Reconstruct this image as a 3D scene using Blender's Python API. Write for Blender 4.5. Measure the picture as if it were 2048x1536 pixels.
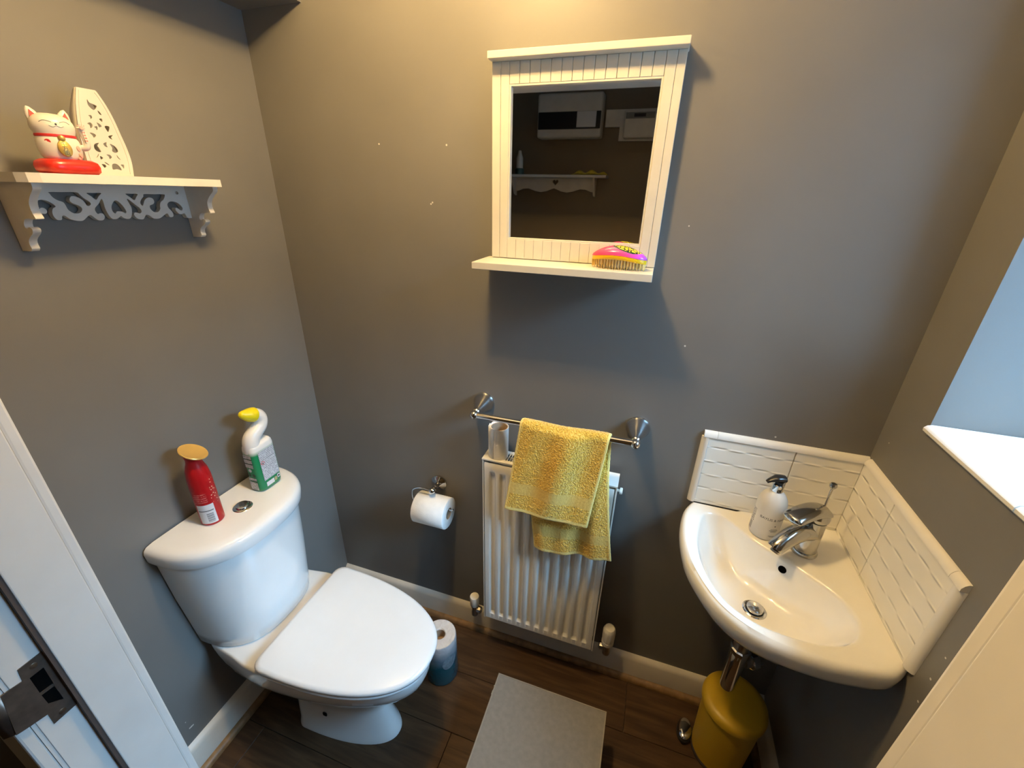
import bpy, bmesh, math, random
from math import sin, cos, pi, radians, hypot, exp
from mathutils import Vector, Matrix
from mathutils.geometry import tessellate_polygon

for o in list(bpy.data.objects):
    bpy.data.objects.remove(o)
scene = bpy.context.scene
COL = scene.collection
random.seed(7)

# ------------------------------------------------------------------ camera
# x to the right along the back wall, y into the back wall (back wall face y=0), z up, metres
F_PX, YAW, PIT, ROL = 839.03, -0.3106, -0.4250, 0.0226
CAM = Vector((1.0785, -1.0635, 1.5958))
_fw = Vector((sin(YAW)*cos(PIT), cos(YAW)*cos(PIT), sin(PIT)))
_rt = Vector((cos(YAW), -sin(YAW), 0))
_up = _rt.cross(_fw)
RT = cos(ROL)*_rt + sin(ROL)*_up
UP = -sin(ROL)*_rt + cos(ROL)*_up
cd = bpy.data.cameras.new('camera')
cam = bpy.data.objects.new('camera', cd)
COL.objects.link(cam)
M3 = Matrix((RT, UP, -_fw)).transposed()
cam.matrix_world = Matrix.Translation(CAM) @ M3.to_4x4()
cd.sensor_fit = 'HORIZONTAL'
cd.sensor_width = 36.0
cd.lens = F_PX/2048*36.0
cd.clip_start = 0.01
scene.camera = cam

# ------------------------------------------------------------------ world, lights, exposure
scene.view_settings.view_transform = 'Standard'
scene.view_settings.look = 'None'
scene.view_settings.gamma = 1.0
scene.view_settings.use_curve_mapping = False
scene.view_settings.exposure = 0.62
w = bpy.data.worlds.new('world')
scene.world = w
w.use_nodes = True
w.node_tree.nodes['Background'].inputs[0].default_value = (0.62, 0.78, 1.0, 1)
w.node_tree.nodes['Background'].inputs[1].default_value = 0.6

LAMP = Vector((0.69, -0.45, 2.235))
LAMP_COL = (1.0, 0.665, 0.27)
ld = bpy.data.lights.new('ceiling_bulb_light', 'POINT')
ld.energy = 102.0
ld.color = LAMP_COL
ld.shadow_soft_size = 0.04
lo_ = bpy.data.objects.new('ceiling_bulb_light', ld)
lo_.location = LAMP
COL.objects.link(lo_)

WIN_Y0, WIN_Y1, WIN_Z0, WIN_Z1 = -0.765, -0.135, 1.199, 2.05
wd = bpy.data.lights.new('window_daylight', 'AREA')
wd.shape = 'RECTANGLE'
wd.size = 2.4
wd.size_y = 2.6
wd.energy = 1400.0
wd.color = (0.40, 0.70, 1.0)
wo = bpy.data.objects.new('window_daylight', wd)
wo.location = (4.25, -0.6, 4.0)          # a patch of open sky seen from the room through the window
_d = Vector((1.9, -0.45, 1.55))-Vector(wo.location)
wo.rotation_euler = _d.to_track_quat('-Z', 'Y').to_euler()
COL.objects.link(wo)

# ------------------------------------------------------------------ pixel helper (direction only; depth from a plane)
def on(px, py, ax, val):
    v = RT*((px-1024)/F_PX) + UP*(-(py-768)/F_PX) + _fw
    t = (val-CAM[ax])/v[ax]
    return CAM + v*t

# ------------------------------------------------------------------ materials
MATS = {}
def new_mat(name):
    m = bpy.data.materials.new(name)
    m.use_nodes = True
    MATS[name] = m
    nt = m.node_tree
    return m, nt, nt.nodes['Principled BSDF']

def N(nt, typ, **kw):
    n = nt.nodes.new(typ)
    for k, v in kw.items():
        setattr(n, k, v)
    return n

def math_node(nt, op, a, b=None, c=None):
    n = nt.nodes.new('ShaderNodeMath')
    n.operation = op
    for i, v in enumerate((a, b, c)):
        if v is None:
            continue
        if isinstance(v, (int, float)):
            n.inputs[i].default_value = v
        else:
            nt.links.new(v, n.inputs[i])
    return n.outputs[0]

def objco(nt):
    t = nt.nodes.new('ShaderNodeTexCoord')
    s = nt.nodes.new('ShaderNodeSeparateXYZ')
    nt.links.new(t.outputs['Object'], s.inputs[0])
    return t.outputs['Object'], s.outputs

def worldco(nt):
    t = nt.nodes.new('ShaderNodeNewGeometry')
    s = nt.nodes.new('ShaderNodeSeparateXYZ')
    nt.links.new(t.outputs['Position'], s.inputs[0])
    return t.outputs['Position'], s.outputs

def ramp(nt, fac, stops, interp='LINEAR'):
    r = nt.nodes.new('ShaderNodeValToRGB')
    r.color_ramp.interpolation = interp
    el = r.color_ramp.elements
    while len(el) < len(stops):
        el.new(0.5)
    for e, (p, c) in zip(el, stops):
        e.position = p
        e.color = (*c, 1)
    nt.links.new(fac, r.inputs[0])
    return r.outputs[0]

def mixc(nt, fac, a, b):
    n = nt.nodes.new('ShaderNodeMix')
    n.data_type = 'RGBA'
    for i, v in ((0, fac), (6, a), (7, b)):
        if isinstance(v, tuple):
            n.inputs[i].default_value = (*v, 1)
        elif isinstance(v, (int, float)):
            n.inputs[i].default_value = v
        else:
            nt.links.new(v, n.inputs[i])
    return n.outputs[2]

def bump(nt, p, height, strength=0.2, dist=0.002):
    b = nt.nodes.new('ShaderNodeBump')
    b.inputs['Strength'].default_value = strength
    b.inputs['Distance'].default_value = dist
    nt.links.new(height, b.inputs['Height'])
    nt.links.new(b.outputs[0], p.inputs['Normal'])

def simple(name, col, rough=0.5, metal=0.0, spec=0.5, var=0.06, vscale=20.0, bstr=0.0, bscale=200.0, coat=0.0, bdist=0.001):
    """base colour with a slight procedural variation and optional fine relief"""
    m, nt, p = new_mat(name)
    co, _ = objco(nt)
    nz = N(nt, 'ShaderNodeTexNoise')
    nz.inputs['Scale'].default_value = vscale
    nz.inputs['Detail'].default_value = 3
    nt.links.new(co, nz.inputs['Vector'])
    a = tuple(max(0, c*(1-var)) for c in col)
    b = tuple(min(1, c*(1+var)) for c in col)
    nt.links.new(ramp(nt, nz.outputs[0], [(0.3, a), (0.7, b)]), p.inputs['Base Color'])
    p.inputs['Roughness'].default_value = rough
    p.inputs['Metallic'].default_value = metal
    p.inputs['Specular IOR Level'].default_value = spec
    p.inputs['Coat Weight'].default_value = coat
    p.inputs['Coat Roughness'].default_value = 0.08
    if bstr > 0:
        n2 = N(nt, 'ShaderNodeTexNoise')
        n2.inputs['Scale'].default_value = bscale
        n2.inputs['Detail'].default_value = 4
        nt.links.new(co, n2.inputs['Vector'])
        bump(nt, p, n2.outputs[0], bstr, bdist)
    return m

def paint_mat(name, col, spots=()):
    """satin wall paint, roller stipple, and chips of bare plaster at given wall points"""
    m, nt, p = new_mat(name)
    pos, sx = worldco(nt)
    nz = N(nt, 'ShaderNodeTexNoise')
    nz.inputs['Scale'].default_value = 4
    nz.inputs['Detail'].default_value = 4
    nt.links.new(pos, nz.inputs['Vector'])
    colr = ramp(nt, nz.outputs[0], [(0.3, tuple(c*.95 for c in col)), (0.7, tuple(c*1.05 for c in col))])
    for (sp, r) in spots:
        d = N(nt, 'ShaderNodeVectorMath', operation='DISTANCE')
        nt.links.new(pos, d.inputs[0])
        d.inputs[1].default_value = sp
        colr = mixc(nt, math_node(nt, 'LESS_THAN', d.outputs['Value'], r), colr, (0.62, 0.60, 0.56))
    nt.links.new(colr, p.inputs['Base Color'])
    p.inputs['Roughness'].default_value = 0.46
    p.inputs['Specular IOR Level'].default_value = 0.42
    n2 = N(nt, 'ShaderNodeTexNoise')
    n2.inputs['Scale'].default_value = 260
    n2.inputs['Detail'].default_value = 3
    nt.links.new(pos, n2.inputs['Vector'])
    bump(nt, p, n2.outputs[0], 0.10, 0.0008)
    return m

GREY = (0.168, 0.162, 0.152)
def sp(px, py, ax, val, r=0.0022):
    return (tuple(on(px, py, ax, val)), r)
paint_back = paint_mat('wall_paint_back', GREY, [sp(758, 288, 1, 0), sp(893, 290, 1, 0), sp(862, 408, 1, 0), sp(865, 405, 1, 0),
    sp(1370, 692, 1, 0), sp(1551, 874, 1, 0), sp(1378, 452, 1, 0, .0015), sp(875, 1034, 1, 0, .0014)])
paint_left = paint_mat('wall_paint_left', GREY, [sp(383, 1453, 0, 0, .003), sp(380, 1456, 0, 0, .0025), sp(386, 1450, 0, 0, .0025), sp(371, 1445, 0, 0, .0015)])
paint_right = paint_mat('wall_paint_right', GREY, [sp(1861, 1358, 0, 1.633), sp(1836, 1403, 0, 1.633), sp(1891, 1316, 0, 1.633, .0018), sp(1778, 886, 0, 1.633, .0014)])
paint_hall = paint_mat('hall_paint', (0.18, 0.135, 0.085))
paint_ceil = paint_mat('ceiling_paint', (0.80, 0.79, 0.77))
gloss_white = simple('white_gloss_woodwork', (0.72, 0.70, 0.67), 0.35, vscale=8, bstr=0.05, bscale=60)
skirt_white = simple('skirting_paint', (0.66, 0.62, 0.55), 0.42, vscale=10, bstr=0.05, bscale=60)
bead_wood = simple('dark_wood_bead', (0.20, 0.115, 0.05), 0.45, var=0.3, vscale=40)
ceramic = simple('white_ceramic', (0.82, 0.815, 0.80), 0.10, var=0.01, coat=0.5)
seat_plastic = simple('white_seat_plastic', (0.80, 0.795, 0.785), 0.22, var=0.01)
basin_ceramic = simple('basin_ceramic', (0.88, 0.86, 0.80), 0.10, var=0.015, coat=0.5)
chrome = simple('chrome', (0.62, 0.62, 0.62), 0.09, metal=1.0, var=0.02)
steel_dull = simple('dull_steel', (0.45, 0.43, 0.40), 0.3, metal=1.0, var=0.12, vscale=60)
hole_shade = simple('painted_hole_shade', (0.004, 0.004, 0.004), 0.9, var=0.2, spec=0.0)  # flat black that paints the shade inside small holes
cream_board = simple('cream_painted_board', (0.60, 0.575, 0.50), 0.45, var=0.03, vscale=30, bstr=0.05, bscale=120)
groove_dark = simple('board_groove_shade', (0.40, 0.37, 0.31), 0.6)
shelf_white = simple('white_painted_shelf', (0.70, 0.67, 0.62), 0.5, var=0.04, vscale=30, bstr=0.08, bscale=150)
lantern_white = simple('white_cut_out_panel', (0.62, 0.585, 0.54), 0.55, var=0.03)
rad_white = simple('radiator_enamel', (0.80, 0.78, 0.72), 0.2, var=0.02)
valve_white = simple('valve_plastic', (0.80, 0.76, 0.67), 0.35, var=0.04)
cardboard = simple('paper_tube_brown', (0.42, 0.30, 0.20), 0.9, var=0.1, vscale=80)
paper = simple('toilet_paper', (0.82, 0.80, 0.76), 0.95, var=0.03, vscale=60, bstr=0.5, bscale=420, bdist=0.0012)
red_plastic = simple('red_plastic', (0.62, 0.028, 0.016), 0.25, var=0.05)
cat_white = simple('cat_white', (0.72, 0.675, 0.61), 0.3, var=0.02)
cat_red = simple('cat_red', (0.55, 0.03, 0.03), 0.35)
cat_pink = simple('cat_pink', (0.78, 0.42, 0.34), 0.4)
gold = simple('gold_paint', (0.62, 0.43, 0.12), 0.35, metal=0.6)
ink = simple('black_ink', (0.015, 0.013, 0.012), 0.5)
ink_grey = simple('grey_ink', (0.16, 0.16, 0.17), 0.6)
gold_cap = simple('gold_spray_cap', (0.74, 0.47, 0.13), 0.33, metal=0.35, var=0.08)
yellow_cap = simple('yellow_cap', (0.85, 0.70, 0.01), 0.35, var=0.02)
bottle_white = simple('bottle_white', (0.80, 0.78, 0.74), 0.35, var=0.02)
label_white = simple('label_white', (0.66, 0.67, 0.70), 0.45, var=0.03)
black_plastic = simple('black_plastic', (0.012, 0.012, 0.013), 0.3)
bin_yellow = simple('bin_yellow', (0.56, 0.37, 0.025), 0.38, var=0.05)
box_grey = simple('grey_box_board', (0.20, 0.19, 0.175), 0.55, var=0.08, vscale=70, bstr=0.12, bscale=900)
box_edge = simple('grey_box_edging', (0.26, 0.24, 0.20), 0.45, var=0.08)
upvc = simple('window_upvc', (0.82, 0.83, 0.84), 0.25, var=0.01)
brush_yellow = simple('brush_yellow', (0.85, 0.52, 0.01), 0.25)
hall_white = simple('hall_white_plastic', (0.62, 0.58, 0.52), 0.4)
hall_yellow = simple('hall_yellow_cloth', (0.62, 0.52, 0.06), 0.9, var=0.2, vscale=80)
hall_green = simple('hall_dark_green', (0.05, 0.09, 0.07), 0.5)
tape = simple('clear_tape_sticker', (0.62, 0.64, 0.66), 0.3)

# brass-brown keep plate
keep_metal = simple('strike_plate_metal', (0.22, 0.19, 0.165), 0.42, metal=0.85, var=0.2, vscale=60)

# ceramic tile with wavy embossed ridges
def tile_material():
    m, nt, p = new_mat('relief_tile')
    pos, s = worldco(nt)
    run = math_node(nt, 'SUBTRACT', s[0], s[1])
    zz = math_node(nt, 'ADD', s[2], 0.009)
    cell = math_node(nt, 'FLOOR', math_node(nt, 'DIVIDE', zz, 0.043))
    fr = math_node(nt, 'SUBTRACT', math_node(nt, 'MODULO', zz, 0.043), 0.0215)
    q = math_node(nt, 'MULTIPLY', fr, fr)
    g = math_node(nt, 'POWER', 2.718, math_node(nt, 'MULTIPLY', q, -1/(0.0026**2)))
    ph = math_node(nt, 'MULTIPLY', cell, 1.7)
    sn = math_node(nt, 'SINE', math_node(nt, 'ADD', math_node(nt, 'MULTIPLY', run, 2*pi/0.085), ph))
    bump(nt, p, math_node(nt, 'MULTIPLY', g, sn), 1.0, 0.0022)
    nz = N(nt, 'ShaderNodeTexNoise')
    nz.inputs['Scale'].default_value = 12
    nt.links.new(pos, nz.inputs['Vector'])
    nt.links.new(ramp(nt, nz.outputs[0], [(0.3, (0.82, 0.80, 0.73)), (0.7, (0.86, 0.84, 0.77))]), p.inputs['Base Color'])
    p.inputs['Roughness'].default_value = 0.16
    return m
tile_mat = tile_material()
tile_trim = simple('bullnose_tile', (0.80, 0.78, 0.73), 0.14, var=0.02)
grout = simple('grout', (0.52, 0.47, 0.38), 0.9, var=0.15, vscale=80)

# walnut laminate, grain along x
def plank_material():
    m, nt, p = new_mat('walnut_laminate')
    pos, s = worldco(nt)
    oi = N(nt, 'ShaderNodeObjectInfo')
    mp = N(nt, 'ShaderNodeMapping')
    mp.inputs['Scale'].default_value = (2.2, 26, 26)
    nt.links.new(pos, mp.inputs['Vector'])
    off = N(nt, 'ShaderNodeCombineXYZ')
    nt.links.new(math_node(nt, 'MULTIPLY', oi.outputs['Random'], 40), off.inputs[0])
    add = N(nt, 'ShaderNodeVectorMath', operation='ADD')
    nt.links.new(mp.outputs[0], add.inputs[0]); nt.links.new(off.outputs[0], add.inputs[1])
    nz = N(nt, 'ShaderNodeTexNoise')
    nz.inputs['Scale'].default_value = 1.6
    nz.inputs['Detail'].default_value = 6
    nz.inputs['Distortion'].default_value = 1.2
    nt.links.new(add.outputs[0], nz.inputs['Vector'])
    c = ramp(nt, nz.outputs[0], [(0.25, (0.030, 0.015, 0.007)), (0.5, (0.058, 0.030, 0.014)), (0.75, (0.092, 0.050, 0.024))])
    nt.links.new(c, p.inputs['Base Color'])
    p.inputs['Roughness'].default_value = 0.45
    p.inputs['Specular IOR Level'].default_value = 0.3
    bump(nt, p, nz.outputs[0], 0.12, 0.0006)
    return m
plank_mat = plank_material()

# mirror silver
def mirror_material():
    m, nt, p = new_mat('mirror_silver')
    co, s = objco(nt)
    nz = N(nt, 'ShaderNodeTexNoise')
    nz.inputs['Scale'].default_value = 9
    nt.links.new(co, nz.inputs['Vector'])
    nt.links.new(ramp(nt, nz.outputs[0], [(0.3, (0.80, 0.80, 0.78)), (0.7, (0.84, 0.84, 0.82))]), p.inputs['Base Color'])
    p.inputs['Metallic'].default_value = 1.0
    p.inputs['Roughness'].default_value = 0.015
    return m
mirror_mat = mirror_material()

def pane_material():
    m, nt, p = new_mat('frosted_pane')
    out = nt.nodes['Material Output']
    tr = N(nt, 'ShaderNodeBsdfTransparent')
    tr.inputs[0].default_value = (0.93, 0.97, 1, 1)
    tl = N(nt, 'ShaderNodeBsdfTranslucent')
    tl.inputs[0].default_value = (0.8, 0.88, 0.95, 1)
    gl = N(nt, 'ShaderNodeBsdfGlossy')
    gl.inputs['Roughness'].default_value = 0.25
    m1 = N(nt, 'ShaderNodeMixShader'); m1.inputs[0].default_value = 0.25
    nt.links.new(tr.outputs[0], m1.inputs[1]); nt.links.new(tl.outputs[0], m1.inputs[2])
    m2 = N(nt, 'ShaderNodeMixShader'); m2.inputs[0].default_value = 0.06
    nt.links.new(m1.outputs[0], m2.inputs[1]); nt.links.new(gl.outputs[0], m2.inputs[2])
    nt.links.new(m2.outputs[0], out.inputs[0])
    return m
pane_mat = pane_material()

def emit_material(name, col, strength):
    m, nt, p = new_mat(name)
    p.inputs['Base Color'].default_value = (*col, 1)
    p.inputs['Emission Color'].default_value = (*col, 1)
    p.inputs['Emission Strength'].default_value = strength
    return m
bulb_mat = emit_material('lit_bulb', LAMP_COL, 30)

# terry towelling, with flat woven band near each end (attribute 'run' = distance along the towel from an end)
def towel_material():
    m, nt, p = new_mat('yellow_terry')
    co, s = objco(nt)
    at = N(nt, 'ShaderNodeAttribute'); at.attribute_name = 'run'
    run = at.outputs['Fac']
    band = math_node(nt, 'MULTIPLY', math_node(nt, 'GREATER_THAN', run, 0.062), math_node(nt, 'LESS_THAN', run, 0.098))
    hem = math_node(nt, 'LESS_THAN', run, 0.012)
    at2 = N(nt, 'ShaderNodeAttribute'); at2.attribute_name = 'side'
    selv = math_node(nt, 'LESS_THAN', at2.outputs['Fac'], 0.006)
    flat = math_node(nt, 'MAXIMUM', math_node(nt, 'MAXIMUM', band, hem), selv)
    v = N(nt, 'ShaderNodeTexVoronoi'); v.inputs['Scale'].default_value = 330
    nt.links.new(co, v.inputs['Vector'])
    nz = N(nt, 'ShaderNodeTexNoise'); nz.inputs['Scale'].default_value = 240; nz.inputs['Detail'].default_value = 3
    nt.links.new(co, nz.inputs['Vector'])
    big = N(nt, 'ShaderNodeTexNoise'); big.inputs['Scale'].default_value = 22
    nt.links.new(co, big.inputs['Vector'])
    pile = ramp(nt, math_node(nt, 'ADD', math_node(nt, 'MULTIPLY', nz.outputs[0], 0.8), math_node(nt, 'MULTIPLY', big.outputs[0], 0.2)),
                [(0.32, (0.52, 0.26, 0.012)), (0.5, (0.78, 0.46, 0.045)), (0.68, (0.93, 0.66, 0.15))])
    c = mixc(nt, flat, pile, (0.78, 0.52, 0.11))
    c = mixc(nt, math_node(nt, 'MAXIMUM', hem, selv), c, (0.90, 0.68, 0.20))
    nt.links.new(c, p.inputs['Base Color'])
    p.inputs['Roughness'].default_value = 0.95
    p.inputs['Sheen Weight'].default_value = 0.3
    wv = N(nt, 'ShaderNodeTexNoise'); wv.inputs['Scale'].default_value = 700
    nt.links.new(co, wv.inputs['Vector'])
    hgt = N(nt, 'ShaderNodeMix')
    nt.links.new(flat, hgt.inputs[0]); nt.links.new(nz.outputs[0], hgt.inputs[2])
    nt.links.new(math_node(nt, 'MULTIPLY', wv.outputs[0], 0.25), hgt.inputs[3])
    bump(nt, p, hgt.outputs[0], 1.0, 0.006)
    return m
towel_mat = towel_material()

def red_can_material():
    m, nt, p = new_mat('red_aerosol_print')
    co, s = objco(nt)
    v = N(nt, 'ShaderNodeTexVoronoi'); v.inputs['Scale'].default_value = 150
    nt.links.new(co, v.inputs['Vector'])
    dots = math_node(nt, 'LESS_THAN', v.outputs['Distance'], 0.22)
    zone = math_node(nt, 'MULTIPLY', math_node(nt, 'GREATER_THAN', s[2], 0.05), math_node(nt, 'LESS_THAN', s[2], 0.135))
    side = math_node(nt, 'GREATER_THAN', s[1], -0.004)
    nz = N(nt, 'ShaderNodeTexNoise'); nz.inputs['Scale'].default_value = 45
    nt.links.new(co, nz.inputs['Vector'])
    f = math_node(nt, 'MULTIPLY', math_node(nt, 'MULTIPLY', dots, zone), math_node(nt, 'MULTIPLY', side, math_node(nt, 'GREATER_THAN', nz.outputs[0], 0.44)))
    nt.links.new(mixc(nt, f, (0.43, 0.007, 0.010), (0.85, 0.60, 0.42)), p.inputs['Base Color'])
    p.inputs['Roughness'].default_value = 0.3
    return m
can_mat = red_can_material()

def green_bottle_material():
    m, nt, p = new_mat('green_shrink_sleeve')
    co, s = objco(nt)
    f = ramp(nt, math_node(nt, 'DIVIDE', s[2], 0.2), [(0.02, (0.05, 0.22, 0.09)), (0.06, (0.005, 0.21, 0.075)), (0.60, (0.006, 0.23, 0.085)), (0.67, (0.80, 0.78, 0.74))])
    nt.links.new(f, p.inputs['Base Color'])
    p.inputs['Roughness'].default_value = 0.35
    return m
green_mat = green_bottle_material()

def text_label_material(name, bgc, inkc, line=0.0052, amount=0.5, wscale=300):
    """a label of small illegible print: rows of uneven dashes"""
    m, nt, p = new_mat(name)
    pos, s = worldco(nt)
    rowf = math_node(nt, 'DIVIDE', s[2], line)
    inrow = math_node(nt, 'LESS_THAN', math_node(nt, 'FRACT', rowf), amount)
    cmb = N(nt, 'ShaderNodeCombineXYZ')
    nt.links.new(math_node(nt, 'MULTIPLY', math_node(nt, 'ADD', s[0], s[1]), wscale), cmb.inputs[0])
    nt.links.new(math_node(nt, 'MULTIPLY', math_node(nt, 'FLOOR', rowf), 7.3), cmb.inputs[1])
    nz = N(nt, 'ShaderNodeTexNoise'); nz.inputs['Scale'].default_value = 1.0
    nt.links.new(cmb.outputs[0], nz.inputs['Vector'])
    f = math_node(nt, 'MULTIPLY', inrow, math_node(nt, 'GREATER_THAN', nz.outputs[0], 0.45))
    nt.links.new(mixc(nt, f, bgc, inkc), p.inputs['Base Color'])
    p.inputs['Roughness'].default_value = 0.45
    return m
small_print = text_label_material('small_print_label', (0.60, 0.61, 0.64), (0.30, 0.31, 0.34))
red_print = text_label_material('red_can_print', (0.43, 0.007, 0.010), (0.68, 0.22, 0.20), 0.006, 0.3)

def wrap_material():
    m, nt, p = new_mat('teal_plastic_wrap')
    co, s = objco(nt)
    nz = N(nt, 'ShaderNodeTexNoise'); nz.inputs['Scale'].default_value = 18
    nt.links.new(co, nz.inputs['Vector'])
    h = math_node(nt, 'ADD', math_node(nt, 'DIVIDE', s[2], 0.2), math_node(nt, 'MULTIPLY', math_node(nt, 'SUBTRACT', nz.outputs[0], 0.5), 0.22))
    c = ramp(nt, h, [(0.05, (0.008, 0.075, 0.10)), (0.45, (0.012, 0.10, 0.13)), (0.68, (0.16, 0.24, 0.30)), (0.92, (0.60, 0.60, 0.62))])
    nt.links.new(c, p.inputs['Base Color'])
    p.inputs['Roughness'].default_value = 0.12
    n2 = N(nt, 'ShaderNodeTexNoise'); n2.inputs['Scale'].default_value = 45; n2.inputs['Distortion'].default_value = 1.5
    nt.links.new(co, n2.inputs['Vector'])
    bump(nt, p, n2.outputs[0], 0.35, 0.004)
    return m
wrap_mat = wrap_material()

def soap_material():
    m, nt, p = new_mat('frosted_bottle')
    co, s = objco(nt)
    nz = N(nt, 'ShaderNodeTexNoise'); nz.inputs['Scale'].default_value = 30
    nt.links.new(co, nz.inputs['Vector'])
    nt.links.new(ramp(nt, nz.outputs[0], [(0.3, (0.90, 0.85, 0.76)), (0.7, (0.94, 0.89, 0.81))]), p.inputs['Base Color'])
    p.inputs['Roughness'].default_value = 0.33
    p.inputs['Transmission Weight'].default_value = 0.4
    p.inputs['IOR'].default_value = 1.3
    return m
soap_mat = soap_material()

def brush_top_material():
    m, nt, p = new_mat('brush_pink_print')
    co, s = objco(nt)
    grad = ramp(nt, math_node(nt, 'DIVIDE', math_node(nt, 'ADD', s[0], 0.06), 0.12),
                [(0.0, (0.80, 0.06, 0.13)), (0.6, (0.82, 0.07, 0.30)), (0.85, (0.62, 0.08, 0.62)), (1.0, (0.40, 0.10, 0.70))])
    v = N(nt, 'ShaderNodeTexVoronoi'); v.feature = 'DISTANCE_TO_EDGE'; v.inputs['Scale'].default_value = 130
    nt.links.new(co, v.inputs['Vector'])
    pat = mixc(nt, math_node(nt, 'LESS_THAN', v.outputs['Distance'], 0.10), (0.80, 0.66, 0.04), (0.02, 0.03, 0.01))
    d = math_node(nt, 'ADD', math_node(nt, 'POWER', math_node(nt, 'DIVIDE', math_node(nt, 'SUBTRACT', s[0], 0.022), 0.034), 2),
                  math_node(nt, 'POWER', math_node(nt, 'DIVIDE', math_node(nt, 'ADD', s[1], 0.004), 0.022), 2))
    top = math_node(nt, 'GREATER_THAN', s[2], 0.036)
    f = math_node(nt, 'MULTIPLY', math_node(nt, 'LESS_THAN', d, 1.0), top)
    c = mixc(nt, f, grad, pat)
    d2 = math_node(nt, 'LESS_THAN', math_node(nt, 'ABSOLUTE', math_node(nt, 'SUBTRACT', d, 1.08)), 0.12)
    c = mixc(nt, math_node(nt, 'MULTIPLY', d2, top), c, (0.02, 0.05, 0.03))
    nt.links.new(c, p.inputs['Base Color'])
    p.inputs['Roughness'].default_value = 0.15
    return m
brush_mat = brush_top_material()

def bin_body_material():
    m, nt, p = new_mat('bin_textured_yellow')
    co, s = objco(nt)
    nt.links.new(ramp(nt, s[2], [(0.0, (0.53, 0.345, 0.022)), (1.0, (0.57, 0.375, 0.026))]), p.inputs['Base Color'])
    ang = math_node(nt, 'ARCTAN2', s[1], s[0])
    a = math_node(nt, 'SINE', math_node(nt, 'MULTIPLY', ang, 110))
    b = math_node(nt, 'SINE', math_node(nt, 'MULTIPLY', s[2], 1500))
    bump(nt, p, math_node(nt, 'MULTIPLY', a, b), 0.35, 0.001)
    p.inputs['Roughness'].default_value = 0.4
    return m
bin_tex = bin_body_material()

# ------------------------------------------------------------------ mesh helpers (all coordinates given in world metres)
ORG = {}
def link(name, me, parent=None, org=None, **props):
    o = bpy.data.objects.new(name, me)
    COL.objects.link(o)
    if org is None:
        if parent is not None:
            org = ORG[parent.name]
        else:
            vs = [v.co for v in me.vertices]
            org = Vector(((min(v.x for v in vs)+max(v.x for v in vs))/2, (min(v.y for v in vs)+max(v.y for v in vs))/2, min(v.z for v in vs)))
    org = Vector(org)
    me.transform(Matrix.Translation(-org))
    ORG[o.name] = org
    if parent is not None:
        o.parent = parent
        o.location = org-ORG[parent.name]
    else:
        o.location = org
    for k, v in props.items():
        o[k] = v
    return o

def mesh(name, V, Fc, mat, parent=None, smooth=False, org=None, **props):
    me = bpy.data.meshes.new(name)
    me.from_pydata([tuple(v) for v in V], [], Fc)
    me.materials.append(mat)
    if smooth:
        me.polygons.foreach_set('use_smooth', [True]*len(me.polygons))
    me.validate()
    bm = bmesh.new(); bm.from_mesh(me)
    bmesh.ops.recalc_face_normals(bm, faces=bm.faces)
    bm.to_mesh(me); bm.free()
    o = link(name, me, parent, org, **props)
    return o

def sharp(o, deg=35):
    """smooth shading with hard edges above an angle"""
    me = o.data
    bm = bmesh.new(); bm.from_mesh(me)
    for f in bm.faces:
        f.smooth = True
    for e in bm.edges:
        if len(e.link_faces) != 2 or e.calc_face_angle(0) > radians(deg):
            e.smooth = False
    bm.to_mesh(me); bm.free()
    return o

def thing(name, loc, label, cat, group=None, **props):
    e = bpy.data.objects.new(name, None)
    e.empty_display_size = 0.05
    COL.objects.link(e)
    e.location = loc
    ORG[e.name] = Vector(loc)
    e['label'] = label; e['category'] = cat
    if group:
        e['group'] = group
    for k, v in props.items():
        e[k] = v
    return e

def bx(V, Fc, lo, hi):
    b = len(V)
    x0, y0, z0 = lo; x1, y1, z1 = hi
    V += [(x0, y0, z0), (x1, y0, z0), (x1, y1, z0), (x0, y1, z0), (x0, y0, z1), (x1, y0, z1), (x1, y1, z1), (x0, y1, z1)]
    Fc += [tuple(b+i for i in f) for f in ((0, 3, 2, 1), (4, 5, 6, 7), (0, 1, 5, 4), (1, 2, 6, 5), (2, 3, 7, 6), (3, 0, 4, 7))]

def box(name, lo, hi, mat, parent=None, bev=0.0, seg=2, org=None, **props):
    V, Fc = [], []
    lo2 = tuple(min(a, b) for a, b in zip(lo, hi)); hi2 = tuple(max(a, b) for a, b in zip(lo, hi))
    bx(V, Fc, lo2, hi2)
    me = bpy.data.meshes.new(name)
    me.from_pydata(V, [], Fc)
    if bev > 0:
        bm = bmesh.new(); bm.from_mesh(me)
        bmesh.ops.bevel(bm, geom=list(bm.edges), offset=bev, segments=seg, affect='EDGES', profile=0.5)
        bm.to_mesh(me); bm.free()
    me.materials.append(mat)
    return link(name, me, parent, org, **props)

def boxes(name, lst, mat, parent=None, org=None, **props):
    V, Fc = [], []
    for lo, hi in lst:
        bx(V, Fc, lo, hi)
    return mesh(name, V, Fc, mat, parent, org=org, **props)

def loft(name, rings, mat, parent=None, cap0=True, cap1=True, closed=True, smooth=True, ang=40, org=None, **props):
    n = len(rings[0]); V = [p for r in rings for p in r]; Fc = []
    for i in range(len(rings)-1):
        for j in range(n if closed else n-1):
            k = (j+1) % n
            Fc.append((i*n+j, i*n+k, (i+1)*n+k, (i+1)*n+j))
    if cap0: Fc.append(tuple(range(n))[::-1])
    if cap1: Fc.append(tuple((len(rings)-1)*n+j for j in range(n)))
    o = mesh(name, V, Fc, mat, parent, org=org, **props)
    if smooth: sharp(o, ang)
    return o

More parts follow.
